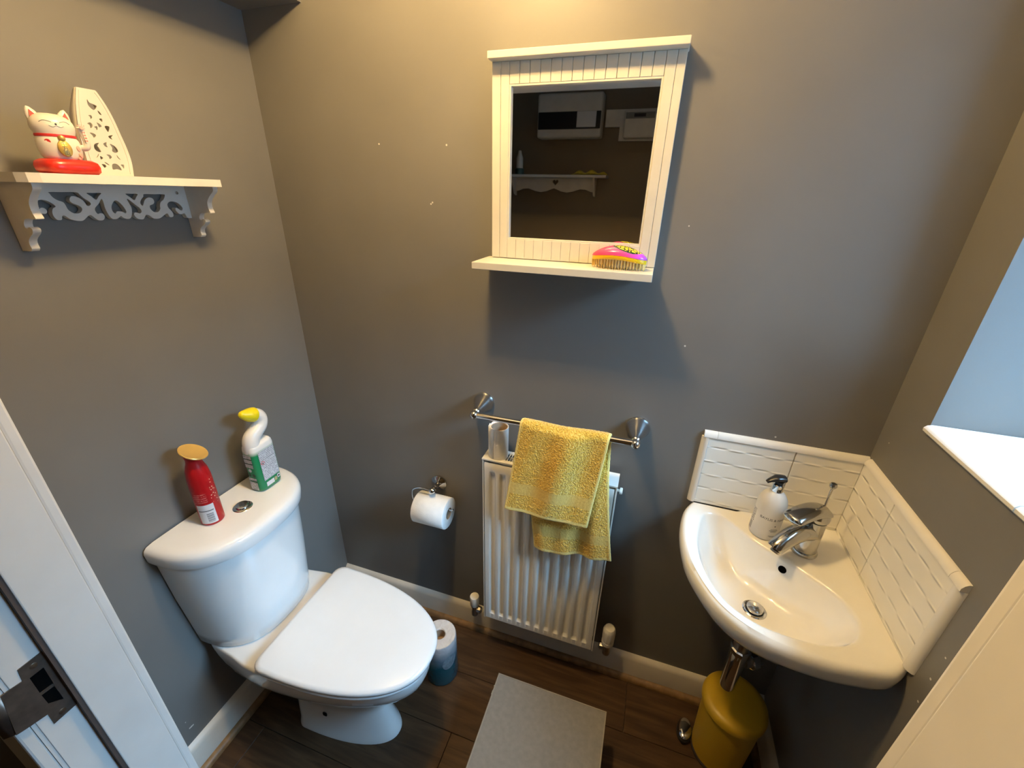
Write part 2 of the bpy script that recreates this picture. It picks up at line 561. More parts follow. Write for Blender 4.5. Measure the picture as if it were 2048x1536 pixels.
def frame_for(ax):
    ax = Vector(ax).normalized()
    t = Vector((0, 0, 1)) if abs(ax.z) < 0.9 else Vector((1, 0, 0))
    u = ax.cross(t).normalized()
    return u, ax.cross(u).normalized(), ax

def lathe(name, prof, c, mat, parent=None, ax=(0, 0, 1), seg=32, cap0=True, cap1=True, ang=35, org=None, **props):
    """prof: [(radius, distance along axis)] from point c"""
    u, v, a = frame_for(ax)
    c = Vector(c)
    rings = [[c + a*h + (u*cos(2*pi*j/seg)+v*sin(2*pi*j/seg))*max(r, 1e-5) for j in range(seg)] for r, h in prof]
    return loft(name, rings, mat, parent, cap0, cap1, ang=ang, org=org, **props)

def catmull(pts, n=6, closed=False):
    P = [Vector(p) for p in pts]; out = []
    m = len(P)
    rng = range(m) if closed else range(m-1)
    for i in rng:
        if closed:
            a, b, c, d = P[i-1], P[i], P[(i+1) % m], P[(i+2) % m]
        else:
            a, b, c, d = P[max(i-1, 0)], P[i], P[i+1], P[min(i+2, m-1)]
        for k in range(n):
            t = k/n
            out.append(0.5*((2*b)+(c-a)*t+(2*a-5*b+4*c-d)*t*t+(3*b-a-3*c+d)*t**3))
    if not closed:
        out.append(P[-1])
    return out

def tube(name, pts, rad, mat, parent=None, seg=12, cap=True, flat=1.0, flat_ax=None, org=None, **props):
    """sweep a circle (or an ellipse squashed by `flat` along flat_ax) along points; rad number or list"""
    P = [Vector(p) for p in pts]
    R_ = rad if isinstance(rad, (list, tuple)) else [rad]*len(P)
    T = []
    for i in range(len(P)):
        d = P[min(i+1, len(P)-1)]-P[max(i-1, 0)]
        T.append(d.normalized())
    u, v, _ = frame_for(T[0])
    if flat_ax is not None:
        fa = Vector(flat_ax)
        u = (fa-T[0]*fa.dot(T[0])).normalized()
    rings = []
    for i in range(len(P)):
        u = (u-T[i]*u.dot(T[i])).normalized()
        v = T[i].cross(u)
        rings.append([P[i]+(u*cos(2*pi*j/seg)*flat+v*sin(2*pi*j/seg))*R_[i] for j in range(seg)])
    return loft(name, rings, mat, parent, cap, cap, ang=50, org=org, **props)

def plate(name, outline, holes, mat, mapf, thick, parent=None, org=None, **props):
    """flat shape with holes: 2D outlines, mapf(u,v,w) -> world, w = 0..thick"""
    loops = [outline]+list(holes)
    tris = tessellate_polygon([[Vector((p[0], p[1], 0)) for p in lp] for lp in loops])
    flat = [p for lp in loops for p in lp]
    n = len(flat)
    V = [mapf(p[0], p[1], 0) for p in flat]+[mapf(p[0], p[1], thick) for p in flat]
    Fc = [tuple(t) for t in tris]+[tuple(n+i for i in t)[::-1] for t in tris]
    b = 0
    for lp in loops:
        m = len(lp)
        for i in range(m):
            j = (i+1) % m
            Fc.append((b+i, b+j, n+b+j, n+b+i))
        b += m
    return mesh(name, V, Fc, mat, parent, org=org, **props)

def sm2(pts, n=5):
    return [(p.x, p.y) for p in catmull([(a, b, 0) for a, b in pts], n, True)]

def text_mesh_data(s, size):
    cu = bpy.data.curves.new('txt', 'FONT')
    cu.body = s; cu.size = size; cu.align_x = 'CENTER'
    cu.resolution_u = 3
    ob = bpy.data.objects.new('txt', cu)
    COL.objects.link(ob)
    bpy.context.view_layer.update()
    dg = bpy.context.evaluated_depsgraph_get()
    me = bpy.data.meshes.new_from_object(ob.evaluated_get(dg))
    V = [v.co.copy() for v in me.vertices]; Fc = [tuple(p.vertices) for p in me.polygons]
    bpy.data.objects.remove(ob); bpy.data.curves.remove(cu); bpy.data.meshes.remove(me)
    return V, Fc

def arc_patch(name, c, rf, a0, a1, z0, z1, mat, parent, n=10, nz=4, **props):
    """label wrapped on a round body: rf(z) radius; angles measured from +x toward +y"""
    V, Fc = [], []
    for k in range(nz+1):
        z = z0+(z1-z0)*k/nz
        for i in range(n+1):
            a = a0+(a1-a0)*i/n
            r = rf(z)
            V.append((c[0]+r*cos(a), c[1]+r*sin(a), z))
    for k in range(nz):
        for i in range(n):
            q = k*(n+1)+i
            Fc.append((q, q+1, q+n+2, q+n+1))
    return mesh(name, V, Fc, mat, parent, smooth=True, **props)

# ================================================================== THE SETTING
W, H, YF, YH, YB = 1.633, 2.35, -0.8475, -0.955, -1.75   # room width, height, front wall faces, hall wall
XL, XR, ZH = 0.3885, 1.2846, 1.978                         # doorway
HX0, HX1 = -0.5, 2.2                                      # hall ends
ST = dict(kind='structure')

# floor: sub-base and separate laminate planks running along x
fl = box('floor', (HX0, YB, -0.06), (W+0.02, 0.02, -0.012), grout, org=(0, 0, 0), label='dark walnut laminate plank floor of the small toilet room', **ST)
PW = 0.182
edges = [-0.0-0.014]
ys = []
y = -0.198+PW
while y > YB:
    ys.append((max(y-PW, YB), min(y, 0.0)))
    y -= PW
for i, (ya, yb) in enumerate(ys):
    cuts = {0: [0.25, 1.21], 1: [0.95], 2: [0.68], 3: [0.10, 1.32], 4: [0.55]}.get(i, [0.2+0.37*(i % 3), 1.4])
    xs = [HX0+0.002]+cuts+[W if yb > YF else W+0.01]
    for xa, xb in zip(xs[:-1], xs[1:]):
        if xb < 0 and yb > YF:
            continue
        xa2 = max(xa, 0.0) if ya > YF else xa
        box('floor_plank', (xa2+0.0007, ya+0.0007, -0.0119), (xb-0.0007, yb-0.0007, 0.0), plank_mat, fl, bev=0.0009, seg=1)

wall_back = box('wall_back', (-0.1, 0.0, -0.05), (W+0.3, 0.12, H), paint_back, org=(0, 0, 0), label='grey painted wall behind mirror and radiator', **ST)
wall_left = box('wall_left', (-0.12, YF, -0.05), (0.0, 0.0, H), paint_left, org=(0, 0, 0), label='grey painted wall behind the toilet and fretwork shelf', **ST)
RD = 0.31
wall_right = boxes('wall_right', [((W, WIN_Y1, -0.05), (W+RD, 0.0, H)), ((W, YF, -0.05), (W+RD, WIN_Y0, H)),
    ((W, WIN_Y0, -0.05), (W+RD, WIN_Y1, WIN_Z0-0.012)), ((W, WIN_Y0, WIN_Z1), (W+RD, WIN_Y1, H))], paint_right, org=(W, 0, 0), label='grey painted wall with the deep window opening', **ST)
LT = 0.022   # door lining thickness
wall_front = boxes('wall_front', [((-0.12, YH, -0.05), (XL-LT, YF, H)), ((XR+LT, YH, -0.05), (W+RD, YF, H)), ((XL-LT, YH, ZH+LT), (XR+LT, YF, H))], paint_hall, org=(0, YF, 0), label='wall that holds the doorway, seen only from inside', **ST)
ceiling = box('ceiling', (-0.12, YF, H), (W+RD, 0.12, H+0.06), paint_ceil, org=(0, 0, H), label='pale ceiling above the room', **ST)
boxing = box('trim_1', (0.0, YF, 2.003), (0.185, 0.0, H), paint_left, org=(0, 0, 2.0), label='grey boxed-in bulkhead along the top of the left wall', **ST)
# hall
box('wall_hall', (HX0, YB-0.1, -0.05), (HX1, YB, 2.45), paint_hall, org=(0, YB, 0), label='brown hallway wall seen in the mirror', **ST)
boxes('wall_hall_ends', [((HX0-0.1, YB, -0.05), (HX0, YH, 2.45)), ((HX1, YB, -0.05), (HX1+0.1, YH, 2.45)), ((HX0, YH, -0.05), (-0.12, YH+0.05, 2.45)), ((W+RD, YH, -0.05), (HX1, YH+0.05, 2.45))], paint_hall, org=(0, YB, 0), label='end walls of the hallway', **ST)
box('ceiling_hall', (HX0, YB, 2.4), (HX1, YH, 2.46), paint_ceil, org=(0, YB, 2.4), label='pale hallway ceiling', **ST)
box('floor_hall', (W+0.02, YB, -0.06), (HX1, YF, 0.0), plank_mat, org=(W, YB, 0), label='dark hallway floor', **ST)

# skirtings with a moulded top and a dark bead at the floor
def skirting(name, p0, p1, nrm, label):
    p0, p1, nrm = Vector(p0), Vector(p1), Vector(nrm)
    prof = [(0, 0), (0.016, 0), (0.016, 0.092), (0.013, 0.1), (0.009, 0.106), (0.0, 0.112)]
    rings = [[q+nrm*a+Vector((0, 0, b)) for a, b in prof] for q in (p0, p1)]
    s = loft(name, rings, skirt_white, label=label, ang=30, **ST)
    bead = [(0.0165, 0.0005), (0.034, 0.0005), (0.0335, 0.006), (0.030, 0.0125), (0.024, 0.0165), (0.0165, 0.0175)]
    rings = [[q+nrm*a+Vector((0, 0, b)) for a, b in bead] for q in (p0, p1)]
    loft('floor_bead', rings, bead_wood, s, label='dark wood beading', ang=60)
    return s
skirting('baseboard_back', (0.0, 0, 0), (W, 0, 0), (0, -1, 0), 'cream painted skirting along the back wall')
skirting('baseboard_left', (0, -0.036, 0), (0, YF, 0), (1, 0, 0), 'cream painted skirting along the left wall')
skirting('baseboard_right', (W, -0.036, 0), (W, YF, 0), (-1, 0, 0), 'cream painted skirting below the basin')

# ---------------------------------------------------------------- doorway
door = box('door_1', (XL-LT, YH-0.0005, 0.0), (XL-0.012, YF, ZH+LT), gloss_white, org=(XL, YF, 0), label='white gloss door frame around the open doorway', **ST)
STOP = 0.015
ys0 = -0.908
# left jamb: lining back face is the rebate, stop stands proud
box('door_stop', (XL-STOP+0.003, ys0, 0.0), (XL, YF-0.0005, ZH), gloss_white, door, bev=0.0015, label='proud face of the jamb')
box('door_lining', (XL-0.0125, -0.951, 0.0), (XL-0.0105, ys0-0.0045, ZH), gloss_white, door, bev=0.0006)
box('stop_shadow_strip', (XL-0.0118, ys0-0.0048, 0.0), (XL-0.002, ys0+0.0004, ZH), simple('stop_shadow_brown', (0.085, 0.06, 0.05), 0.8), door)  # dark brown strip paints the shadowed side face of the stop
# right jamb
box('door_lining', (XR, YH-0.0005, 0.0), (XR+LT, YF, ZH+LT), gloss_white, door, bev=0.001)
box('door_stop', (XR-0.013, ys0, 0.0), (XR+0.0005, YF-0.0005, ZH), gloss_white, door, bev=0.0015)
box('door_head', (XL-0.012, YH-0.0005, ZH), (XR, YF, ZH+LT), gloss_white, door, bev=0.001)
# architraves on both faces of the wall
def architrave(x0, x1, z0, z1, face, outn):
    t = 0.013 if outn > 0 else 0.015
    return box('architrave', (x0, face, z0), (x1, face+outn*t, z1), gloss_white, door, bev=0.003)
architrave(XL-0.075, XL-0.003, 0.0, ZH+0.005, YF, 1)
architrave(XR-0.010, XR+0.065, 0.0, ZH+0.005, YF, 1)
architrave(XL-0.075, XR+0.065, ZH+0.005, ZH+0.075, YF, 1)
architrave(XL-0.085, XL-0.013, 0.0, ZH+0.005, YH, -1)
architrave(XR+0.012, XR+0.08, 0.0, ZH+0.005, YH, -1)
architrave(XL-0.085, XR+0.08, ZH+0.005, ZH+0.075, YH, -1)
# strike plate with curved lip, let into the rebate
XP = XL-0.0104
def pp(u):            # helper: photo column/row -> (y, z) on the rebate plane
    q = on(u[0], u[1], 0, XP); return (q.y, q.z)
outl = [pp(q) for q in [(83, 1302), (153, 1407), (108, 1447), (95, 1428), (60, 1452), (32, 1470), (0, 1393), (20, 1378), (44, 1362), (34, 1340)]]
hol = [[pp(q) for q in [(58, 1356), (86, 1334), (106, 1366), (79, 1386)]], [pp(q) for q in [(82, 1390), (108, 1371), (127, 1397), (96, 1407)]]]
sk = plate('strike_plate', outl, hol, keep_metal, lambda u, v, t: Vector((XP+t, u, v)), 0.0012, door, label='dark metal strike plate with two latch holes')
zc = sum(p[1] for p in outl)/len(outl)
box('latch_hole_shade', (XP-0.0003, hol[0][0][0]-0.004, min(p[1] for p in hol[1])), (XP+0.0001, hol[0][1][0]+0.004, max(p[1] for p in hol[0])), hole_shade, sk)  # thin black sheet painting the darkness behind both latch holes
for q in [(66, 1331), (124, 1421)]:
    yy, z_ = pp(q)
    lathe('plate_screw', [(0.004, 0), (0.004, 0.0006), (0.0025, 0.001)], (XP+0.0012, yy, z_), steel_dull, sk, ax=(1, 0, 0), seg=14)
yl, zl0, zl1 = pp((0, 1393))[0], pp((32, 1470))[1], pp((0, 1393))[1]
lipp = [(XP+0.0006, yl+0.004), (XP+0.0008, yl-0.004), (XP-0.002, yl-0.011), (XP-0.008, yl-0.017)]
V, Fc = [], []
for (xx, yy) in lipp:
    V += [(xx, yy, zl0), (xx, yy, zl1)]
for i in range(3):
    Fc.append((2*i, 2*i+1, 2*i+3, 2*i+2))
lp = mesh('strike_lip', V, Fc, keep_metal, sk, smooth=True)
md = lp.modifiers.new('t', 'SOLIDIFY'); md.thickness = 0.001

# ---------------------------------------------------------------- window
win = box('window_1', (1.895, WIN_Y0, WIN_Z0), (1.941, WIN_Y0+0.045, WIN_Z1), upvc, org=(1.9, WIN_Y1, WIN_Z0), bev=0.003, label='white framed frosted window in the deep opening', **ST)
box('window_frame', (1.895, WIN_Y1-0.045, WIN_Z0), (1.941, WIN_Y1, WIN_Z1), upvc, win, bev=0.003)
box('window_frame', (1.895, WIN_Y0+0.045, WIN_Z0), (1.941, WIN_Y1-0.045, WIN_Z0+0.045), upvc, win, bev=0.003)
box('window_frame', (1.895, WIN_Y0+0.045, WIN_Z1-0.045), (1.941, WIN_Y1-0.045, WIN_Z1), upvc, win, bev=0.003)
box('window_pane', (1.917, WIN_Y0+0.04, WIN_Z0+0.04), (1.921, WIN_Y1-0.04, WIN_Z1-0.04), pane_mat, win)
# tiled sill with bullnose front edge
for ya, yb in ((WIN_Y1-0.245, WIN_Y1-0.001), (WIN_Y1-0.49, WIN_Y1-0.247), (WIN_Y0+0.001, WIN_Y1-0.492)):
    prof = [(W-0.004, WIN_Z0-0.011), (W-0.009, WIN_Z0-0.006), (W-0.0095, WIN_Z0), (W-0.005, WIN_Z0+0.005), (W+0.003, WIN_Z0+0.007), (1.895, WIN_Z0+0.007), (1.895, WIN_Z0-0.011)]
    loft('sill_tile', [[(x, yy, z) for x, z in prof] for yy in (ya, yb)], tile_trim, win, ang=40)

# ---------------------------------------------------------------- tiled splashback behind the basin
TZ0, TZ1, TT = 0.8214, 1.030, 0.0085
spl = thing('tile_splashback', (W-0.15, -0.01, TZ0), 'cream relief tile splashback around the corner basin', 'tiles')
box('grout_bed', (1.282, -0.005, TZ0), (W-0.0005, -0.0002, TZ1), grout, spl)
box('grout_bed', (W-0.005, -0.366, TZ0), (W-0.0002, -0.005, TZ1), grout, spl)
for xa, xb in ((1.2825, 1.4815), (1.4835, W-TT-0.0005)):
    box('tile', (xa, -TT, TZ0), (xb, -0.003, TZ1-0.001), tile_mat, spl, bev=0.0012, seg=2)
for ya, yb in ((-0.157, -0.0015), (-0.366, -0.159)):
    box('tile', (W-TT, ya, TZ0), (W-0.003, yb, TZ1-0.001), tile_mat, spl, bev=0.0012, seg=2)
qr = [(0.0, 0.0), (TT+0.003, 0.0), (TT+0.003, 0.006), (TT, 0.012), (0.004, 0.016), (0.0, 0.0165)]   # (out, up)
def strip(pa, pb, out, up):
    pa, pb, out, up = map(Vector, (pa, pb, out, up))
    loft('edge_strip', [[q+out*a+up*b for a, b in qr] for q in (pa, pb)], tile_trim, spl, ang=50)
strip((1.302, 0, TZ1), (W-0.001, 0, TZ1), (0, -1, 0), (0, 0, 1))
strip((1.2695, 0, TZ1), (1.3013, 0, TZ1), (0, -1, 0), (0, 0, 1))
strip((1.282, 0, TZ0), (1.282, 0, TZ1-0.0005), (0, -1, 0), (-1, 0, 0))
strip((W, -0.012, TZ1), (W, -0.352, TZ1), (-1, 0, 0), (0, 0, 1))
strip((W, -0.3527, TZ1), (W, -0.3825, TZ1), (-1, 0, 0), (0, 0, 1))
strip((W, -0.3665, TZ0), (W, -0.3665, TZ1-0.0005), (-1, 0, 0), (0, -1, 0))

# ---------------------------------------------------------------- ceiling lamp (above the frame)
cl = thing('ceiling_lamp', (LAMP.x, LAMP.y, H), 'bare warm bulb hanging from the ceiling above the view', 'lamp')
lathe('ceiling_rose', [(0.045, 0), (0.045, -0.008), (0.02, -0.02), (0.006, -0.022)], (LAMP.x, LAMP.y, H-0.0005), hall_white, cl)
tube('cord', [(LAMP.x, LAMP.y, H-0.02), (LAMP.x, LAMP.y, LAMP.z+0.09)], 0.003, hall_white, cl)
lathe('bulb_holder', [(0.006, 0.095), (0.017, 0.09), (0.018, 0.05), (0.014, 0.045)], LAMP, hall_white, cl)
lathe('bulb', [(0.012, 0.046), (0.014, 0.036), (0.026, 0.026), (0.033, 0.010), (0.034, 0), (0.030, -0.018), (0.018, -0.03), (0.0, -0.035)], LAMP, bulb_mat, cl)

# ================================================================== THINGS: TOILET
YT = -0.430
def D_ring(xb, xf, hw, z, n=40, p=2.4, corner=0.03, yc=YT):
    """D outline: straight back at x=xb (rounded corners), superelliptic front reaching xf"""
    pts = []
    m = n
    xm = xb+corner
    L = xf-xm
    for i in range(m+1):
        t = -pi/2+pi*i/m
        c, s = cos(t), sin(t)
        pts.append((xm+L*abs(c)**(2/p), yc+hw*(abs(s)**(2/p))*(1 if s >= 0 else -1), z))
    for k in range(1, 6):
        a = pi/2*k/5
        pts.append((xm-corner*sin(a), yc+hw-corner*(1-cos(a)), z))
    for k in range(0, 5):
        a = pi/2*(1-k/5)
        pts.append((xm-corner*sin(a), yc-hw+corner*(1-cos(a)), z))
    return pts
toilet = thing('toilet', (0.3, YT, 0), 'white close-coupled toilet with its lid down', 'toilet')
# pan: foot, waist, bowl, rim, and a flat shelf below the cistern
PZ = [(0.0, 0.19, 0.520, 0.092, 2.2), (0.012, 0.19, 0.518, 0.090, 2.2), (0.03, 0.19, 0.508, 0.084, 2.2), (0.12, 0.19, 0.485, 0.078, 2.1), (0.17, 0.19, 0.487, 0.084, 2.1),
      (0.23, 0.15, 0.540, 0.112, 2.1), (0.27, 0.11, 0.585, 0.140, 2.1), (0.31, 0.07, 0.618, 0.160, 2.2), (0.335, 0.04, 0.634, 0.168, 2.25), (0.36, 0.022, 0.642, 0.172, 2.3), (0.395, 0.016, 0.644, 0.173, 2.35), (0.403, 0.018, 0.642, 0.171, 2.35), (0.406, 0.024, 0.636, 0.166, 2.35)]
def taper(ring_, z):
    k = max(0.0, min(1.0, (z-0.25)/0.1))
    out = []
    for x, y, zz in ring_:
        u = max(0.0, min(1.0, (x-0.05)/0.17)); u = u*u*(3-2*u)
        out.append((x, YT+(y-YT)*(1-0.13*k*(1-u)), zz))
    return out
pan_rings = [taper(D_ring(xb, xf, hw, z, p=p), z) for z, xb, xf, hw, p in PZ]
pan = loft('pan', pan_rings, ceramic, toilet, ang=60)
# clear tape tab stuck on the rim, following its curve
st0 = on(712, 1440, 2, 0.362)
ring_a, ring_b = pan_rings[8], pan_rings[10]
ki = min(range(41), key=lambda i: (ring_b[i][0]-st0.x)**2+(ring_b[i][1]-st0.y)**2)
V, Fc = [], []
for i in (ki-1, ki, ki+1):
    pa, pb = Vector(ring_a[i]), Vector(ring_b[i])
    nrm_ = Vector((pb.x-0.35, pb.y-YT, 0)).normalized()*0.0012
    V += [pa+nrm_, pb+nrm_]
Fc = [(0, 1, 3, 2), (2, 3, 5, 4)]
mesh('clear_sticker', V, Fc, tape, toilet, label='clear tape tab on the rim')

box('fixing_hole_shade', (0.305, YT-0.0800, 0.098), (0.317, YT-0.0765, 0.110), hole_shade, toilet)  # black block, its colour stands for the shade in the hole
# seat ring and lid
loft('seat', [D_ring(0.232, 0.648, 0.172, 0.4075, p=2.35), D_ring(0.226, 0.655, 0.176, 0.412, p=2.35), D_ring(0.226, 0.655, 0.176, 0.420, p=2.35), D_ring(0.232, 0.650, 0.172, 0.424, p=2.35)], seat_plastic, toilet, ang=50)
lid = loft('lid', [D_ring(0.226, 0.655, 0.174, 0.4255, p=2.35), D_ring(0.221, 0.661, 0.178, 0.429, p=2.35), D_ring(0.219, 0.663, 0.1795, 0.437, p=2.35), D_ring(0.222, 0.660, 0.177, 0.443, p=2.35), D_ring(0.232, 0.650, 0.169, 0.4465, p=2.35), D_ring(0.300, 0.560, 0.10, 0.4485, p=2.3)], seat_plastic, toilet, ang=60)
for s_ in (-1, 1):
    box('hinge', (0.205, YT+s_*0.075-0.014, 0.4062), (0.245, YT+s_*0.075+0.014, 0.424), seat_plastic, toilet, bev=0.004)
# cistern and cistern lid
def C_ring(depth, hw, z, n=36, p=2.6, yc=YT+0.003):
    pts = []
    for i in range(n+1):
        t = -pi/2+pi*i/n
        c, s = cos(t), sin(t)
        pts.append((0.006+depth*abs(c)**(2/p), yc+hw*(abs(s)**(2/2.6))*(1 if s >= 0 else -1), z))
    return pts
cist = loft('cistern', [C_ring(0.165, 0.150, 0.4065), C_ring(0.172, 0.157, 0.412), C_ring(0.174, 0.160, 0.45), C_ring(0.182, 0.172, 0.6), C_ring(0.187, 0.180, 0.745)], ceramic, toilet, ang=50)
clid = loft('cistern_lid', [C_ring(0.180, 0.180, 0.7455), C_ring(0.196, 0.190, 0.7465), C_ring(0.199, 0.1925, 0.754), C_ring(0.2, 0.194, 0.777), C_ring(0.197, 0.191, 0.786), C_ring(0.189, 0.184, 0.7925), C_ring(0.170, 0.168, 0.7955), C_ring(0.10, 0.10, 0.797)], ceramic, toilet, ang=60)
bt = on(485, 1012, 2, 0.799)
fb = lathe('flush_button', [(0.0245, -0.004), (0.0245, 0.0), (0.022, 0.002), (0.017, 0.0025)], (bt.x, bt.y, 0.7968), chrome, toilet)
lathe('button_cap', [(0.0165, 0.0), (0.0165, 0.005), (0.013, 0.0068), (0.006, 0.0062), (0.0, 0.006)], (bt.x, bt.y, 0.7993), chrome, fb)

# ================================================================== on the cistern: aerosol and toilet cleaner
AX, AY, AZ = 0.073, -0.487, 0.7965
can = thing('air_freshener_can', (AX, AY, AZ), 'red air freshener aerosol with a gold disc cap on the cistern', 'aerosol')
loft_prof = [(0.024, 0), (0.0262, 0.003), (0.0265, 0.008), (0.0265, 0.125), (0.0258, 0.142), (0.0235, 0.160), (0.0195, 0.174), (0.0165, 0.182), (0.0155, 0.192), (0.0165, 0.200)]
lathe('can_body', loft_prof, (AX, AY, AZ), can_mat, can, seg=40)
lathe('disc_cap', [(0.0120, -0.004), (0.0160, 0.0), (0.024, 0.0045), (0.0305, 0.0095), (0.0318, 0.0125), (0.0305, 0.0140), (0.018, 0.0105), (0.0, 0.0085)], (AX, AY, AZ+0.199), gold_cap, can, ax=(0.46, 0.36, 1.0), seg=40, label='flared gold cap')
rf_can = lambda z: 0.0268
arc_patch('barcode_label', (AX, AY), rf_can, radians(-92), radians(-8), AZ+0.008, AZ+0.066, label_white, can, n=12)
arc_patch('print_lines', (AX, AY), rf_can, radians(-92), radians(-28), AZ+0.074, AZ+0.102, red_print, can, n=12)
for k in range(8):
    h0 = AZ+0.013+k*0.0034
    arc_patch('barcode_bar', (AX, AY), lambda z: 0.0270, radians(-52), radians(-20), h0, h0+(0.0022 if k % 2 else 0.0014), ink_grey, can, n=5, nz=1)
for h0 in (0.046, 0.054):
    arc_patch('print_bar', (AX, AY), lambda z: 0.0270, radians(-88), radians(-14), AZ+h0, AZ+h0+0.003, ink_grey if h0 < .05 else label_white, can, n=8, nz=1)

GX, GY, GZ = 0.086, -0.325, 0.7965
gb = thing('toilet_cleaner_bottle', (GX, GY, GZ), 'green and white toilet cleaner bottle with curved neck and yellow cap on the cistern', 'bottle')
def G_ring(hx, hy, z, cy=0.0, n=36, p=3.6):
    return [(GX+hx*(abs(cos(t))**(2/p))*(1 if cos(t) >= 0 else -1), GY+cy+hy*(abs(sin(t))**(2/p))*(1 if sin(t) >= 0 else -1), GZ+z) for t in [2*pi*i/n for i in range(n)]]
loft('bottle_body', [G_ring(0.019, 0.032, 0), G_ring(0.0235, 0.0365, 0.003), G_ring(0.0245, 0.0380, 0.010), G_ring(0.0245, 0.0385, 0.06), G_ring(0.0245, 0.0385, 0.115), G_ring(0.0245, 0.038, 0.135),
     G_ring(0.0235, 0.0365, 0.144), G_ring(0.020, 0.033, 0.150), G_ring(0.012, 0.025, 0.153)], green_mat, gb, ang=60)
pathn = catmull([(GX, GY-0.016, GZ+0.128), (GX, GY-0.016, GZ+0.150), (GX, GY-0.010, GZ+0.166), (GX, GY+0.006, GZ+0.178), (GX, GY+0.022, GZ+0.190), (GX, GY+0.0285, GZ+0.206), (GX, GY+0.024, GZ+0.220), (GX, GY+0.013, GZ+0.227)], 6)
nn = len(pathn)
rr = []
for i in range(nn):
    t = i/(nn-1)
    rr.append(0.0228*(1-t)**1.2+0.0178*(1-(1-t)**1.2))
tube('duck_neck', pathn, rr, bottle_white, gb, seg=24)
pathc = catmull([(GX, GY+0.014, GZ+0.2268), (GX, GY+0.001, GZ+0.2325), (GX, GY-0.011, GZ+0.2385), (GX, GY-0.022, GZ+0.245), (GX, GY-0.026, GZ+0.2475)], 5)
tube('spout_cap', pathc, [0.0195, 0.0205, 0.0205, 0.0203, 0.020, 0.0195, 0.0188, 0.018, 0.0171, 0.0161, 0.015, 0.0139, 0.0127, 0.0115, 0.0103, 0.0091, 0.008, 0.0071, 0.0062, 0.005, 0.0025], yellow_cap, gb, seg=24, label='yellow pointed cap')
def gpanel(name, face, a0, a1, z0, z1, mat_, e=0.0004):
    if face == 'x':
        V = [(GX+0.0246+e, GY+a0, GZ+z0), (GX+0.0246+e, GY+a1, GZ+z0), (GX+0.0246+e, GY+a1, GZ+z1), (GX+0.0246+e, GY+a0, GZ+z1)]
    else:
        V = [(GX+a0, GY-0.0386-e, GZ+z0), (GX+a1, GY-0.0386-e, GZ+z0), (GX+a1, GY-0.0386-e, GZ+z1), (GX+a0, GY-0.0386-e, GZ+z1)]
    return mesh(name, V, [(0, 1, 2, 3)], mat_, gb)
gpanel('back_label', 'x', -0.024, 0.028, 0.034, 0.128, small_print)
gpanel('label_rule', 'x', -0.024, 0.028, 0.0985, 0.0995, ink_grey, 0.0007)
gpanel('label_rule', 'x', -0.024, 0.028, 0.072, 0.0725, ink_grey, 0.0007)
gpanel('address_label', 'x', -0.020, 0.006, 0.012, 0.026, label_white)
gpanel('address_label', 'x', 0.008, 0.016, 0.014, 0.026, simple('ochre_print', (0.45, 0.40, 0.2), 0.5))
gpanel('recycling_mark', 'x', 0.018, 0.027, 0.018, 0.030, label_white)
gpanel('recycling_mark', 'x', 0.020, 0.025, 0.021, 0.026, ink, 0.0007)
dm = mesh('hazard_mark', [(GX+0.0255, GY-0.0165, GZ+0.084), (GX+0.0255, GY-0.0095, GZ+0.091), (GX+0.0255, GY-0.0165, GZ+0.098), (GX+0.0255, GY-0.0235, GZ+0.091)], [(0, 1, 2, 3)], cat_red, gb)
mesh('hazard_ground', [(GX+0.0258, GY-0.0165, GZ+0.0862), (GX+0.0258, GY-0.0117, GZ+0.091), (GX+0.0258, GY-0.0165, GZ+0.0958), (GX+0.0258, GY-0.0213, GZ+0.091)], [(0, 1, 2, 3)], label_white, dm)
mesh('hazard_glyph', [(GX+0.0260, GY-0.0185, GZ+0.0885), (GX+0.0260, GY-0.0150, GZ+0.0885), (GX+0.0260, GY-0.0150, GZ+0.0925), (GX+0.0260, GY-0.0185, GZ+0.0925)], [(0, 1, 2, 3)], ink, dm)
for z0, z1 in ((0.113, 0.124), (0.098, 0.110), (0.082, 0.095), (0.008, 0.034), (0.040, 0.048)):
    gpanel('side_label', 'y', -0.014, 0.014, z0, z1, small_print)
for z0 in (0.1105, 0.0955, 0.036):
    gpanel('side_rule', 'y', -0.014, 0.014, z0, z0+0.002, ink)
for a, z0 in ((-0.008, 0.058), (0.008, 0.058), (-0.002, 0.073)):
    lathe('side_symbol', [(0.0055, 0), (0.0055, 0.0004)], (GX+a, GY-0.0385, GZ+z0), simple('dark_green_print', (0.01, 0.08, 0.03), 0.5) if z0 < .07 else label_white, gb, ax=(0, -1, 0), seg=14)

# ================================================================== CORNER BASIN
BZ = 0.820
basin = thing('corner_basin', (W-0.15, -0.15, 0.66), 'white ceramic corner wash basin fixed below the tiles', 'basin')
front = catmull([(1.279, -0.003, 0), (1.256, -0.05, 0), (1.245, -0.125, 0), (1.248, -0.195, 0), (1.262, -0.258, 0), (1.301, -0.333, 0), (1.347, -0.377, 0), (1.395, -0.399, 0), (1.451, -0.409, 0), (1.509, -0.411, 0), (1.567, -0.404, 0), (1.606, -0.394, 0), (1.6315, -0.371, 0)], 8)
outer = [(p.x, p.y) for p in front]+[(1.6315, -0.0015)]
bowl = [(p.x, p.y) for p in catmull([(x, y, 0) for x, y in [(1.301, -0.062), (1.281, -0.161), (1.291, -0.25), (1.325, -0.322), (1.377, -0.360), (1.439, -0.372), (1.5, -0.369), (1.552, -0.348), (1.581, -0.306), (1.578, -0.261), (1.556, -0.222), (1.516, -0.184), (1.488, -0.160), (1.42, -0.111), (1.385, -0.074), (1.358, -0.045), (1.328, -0.040)]], 6, True)]
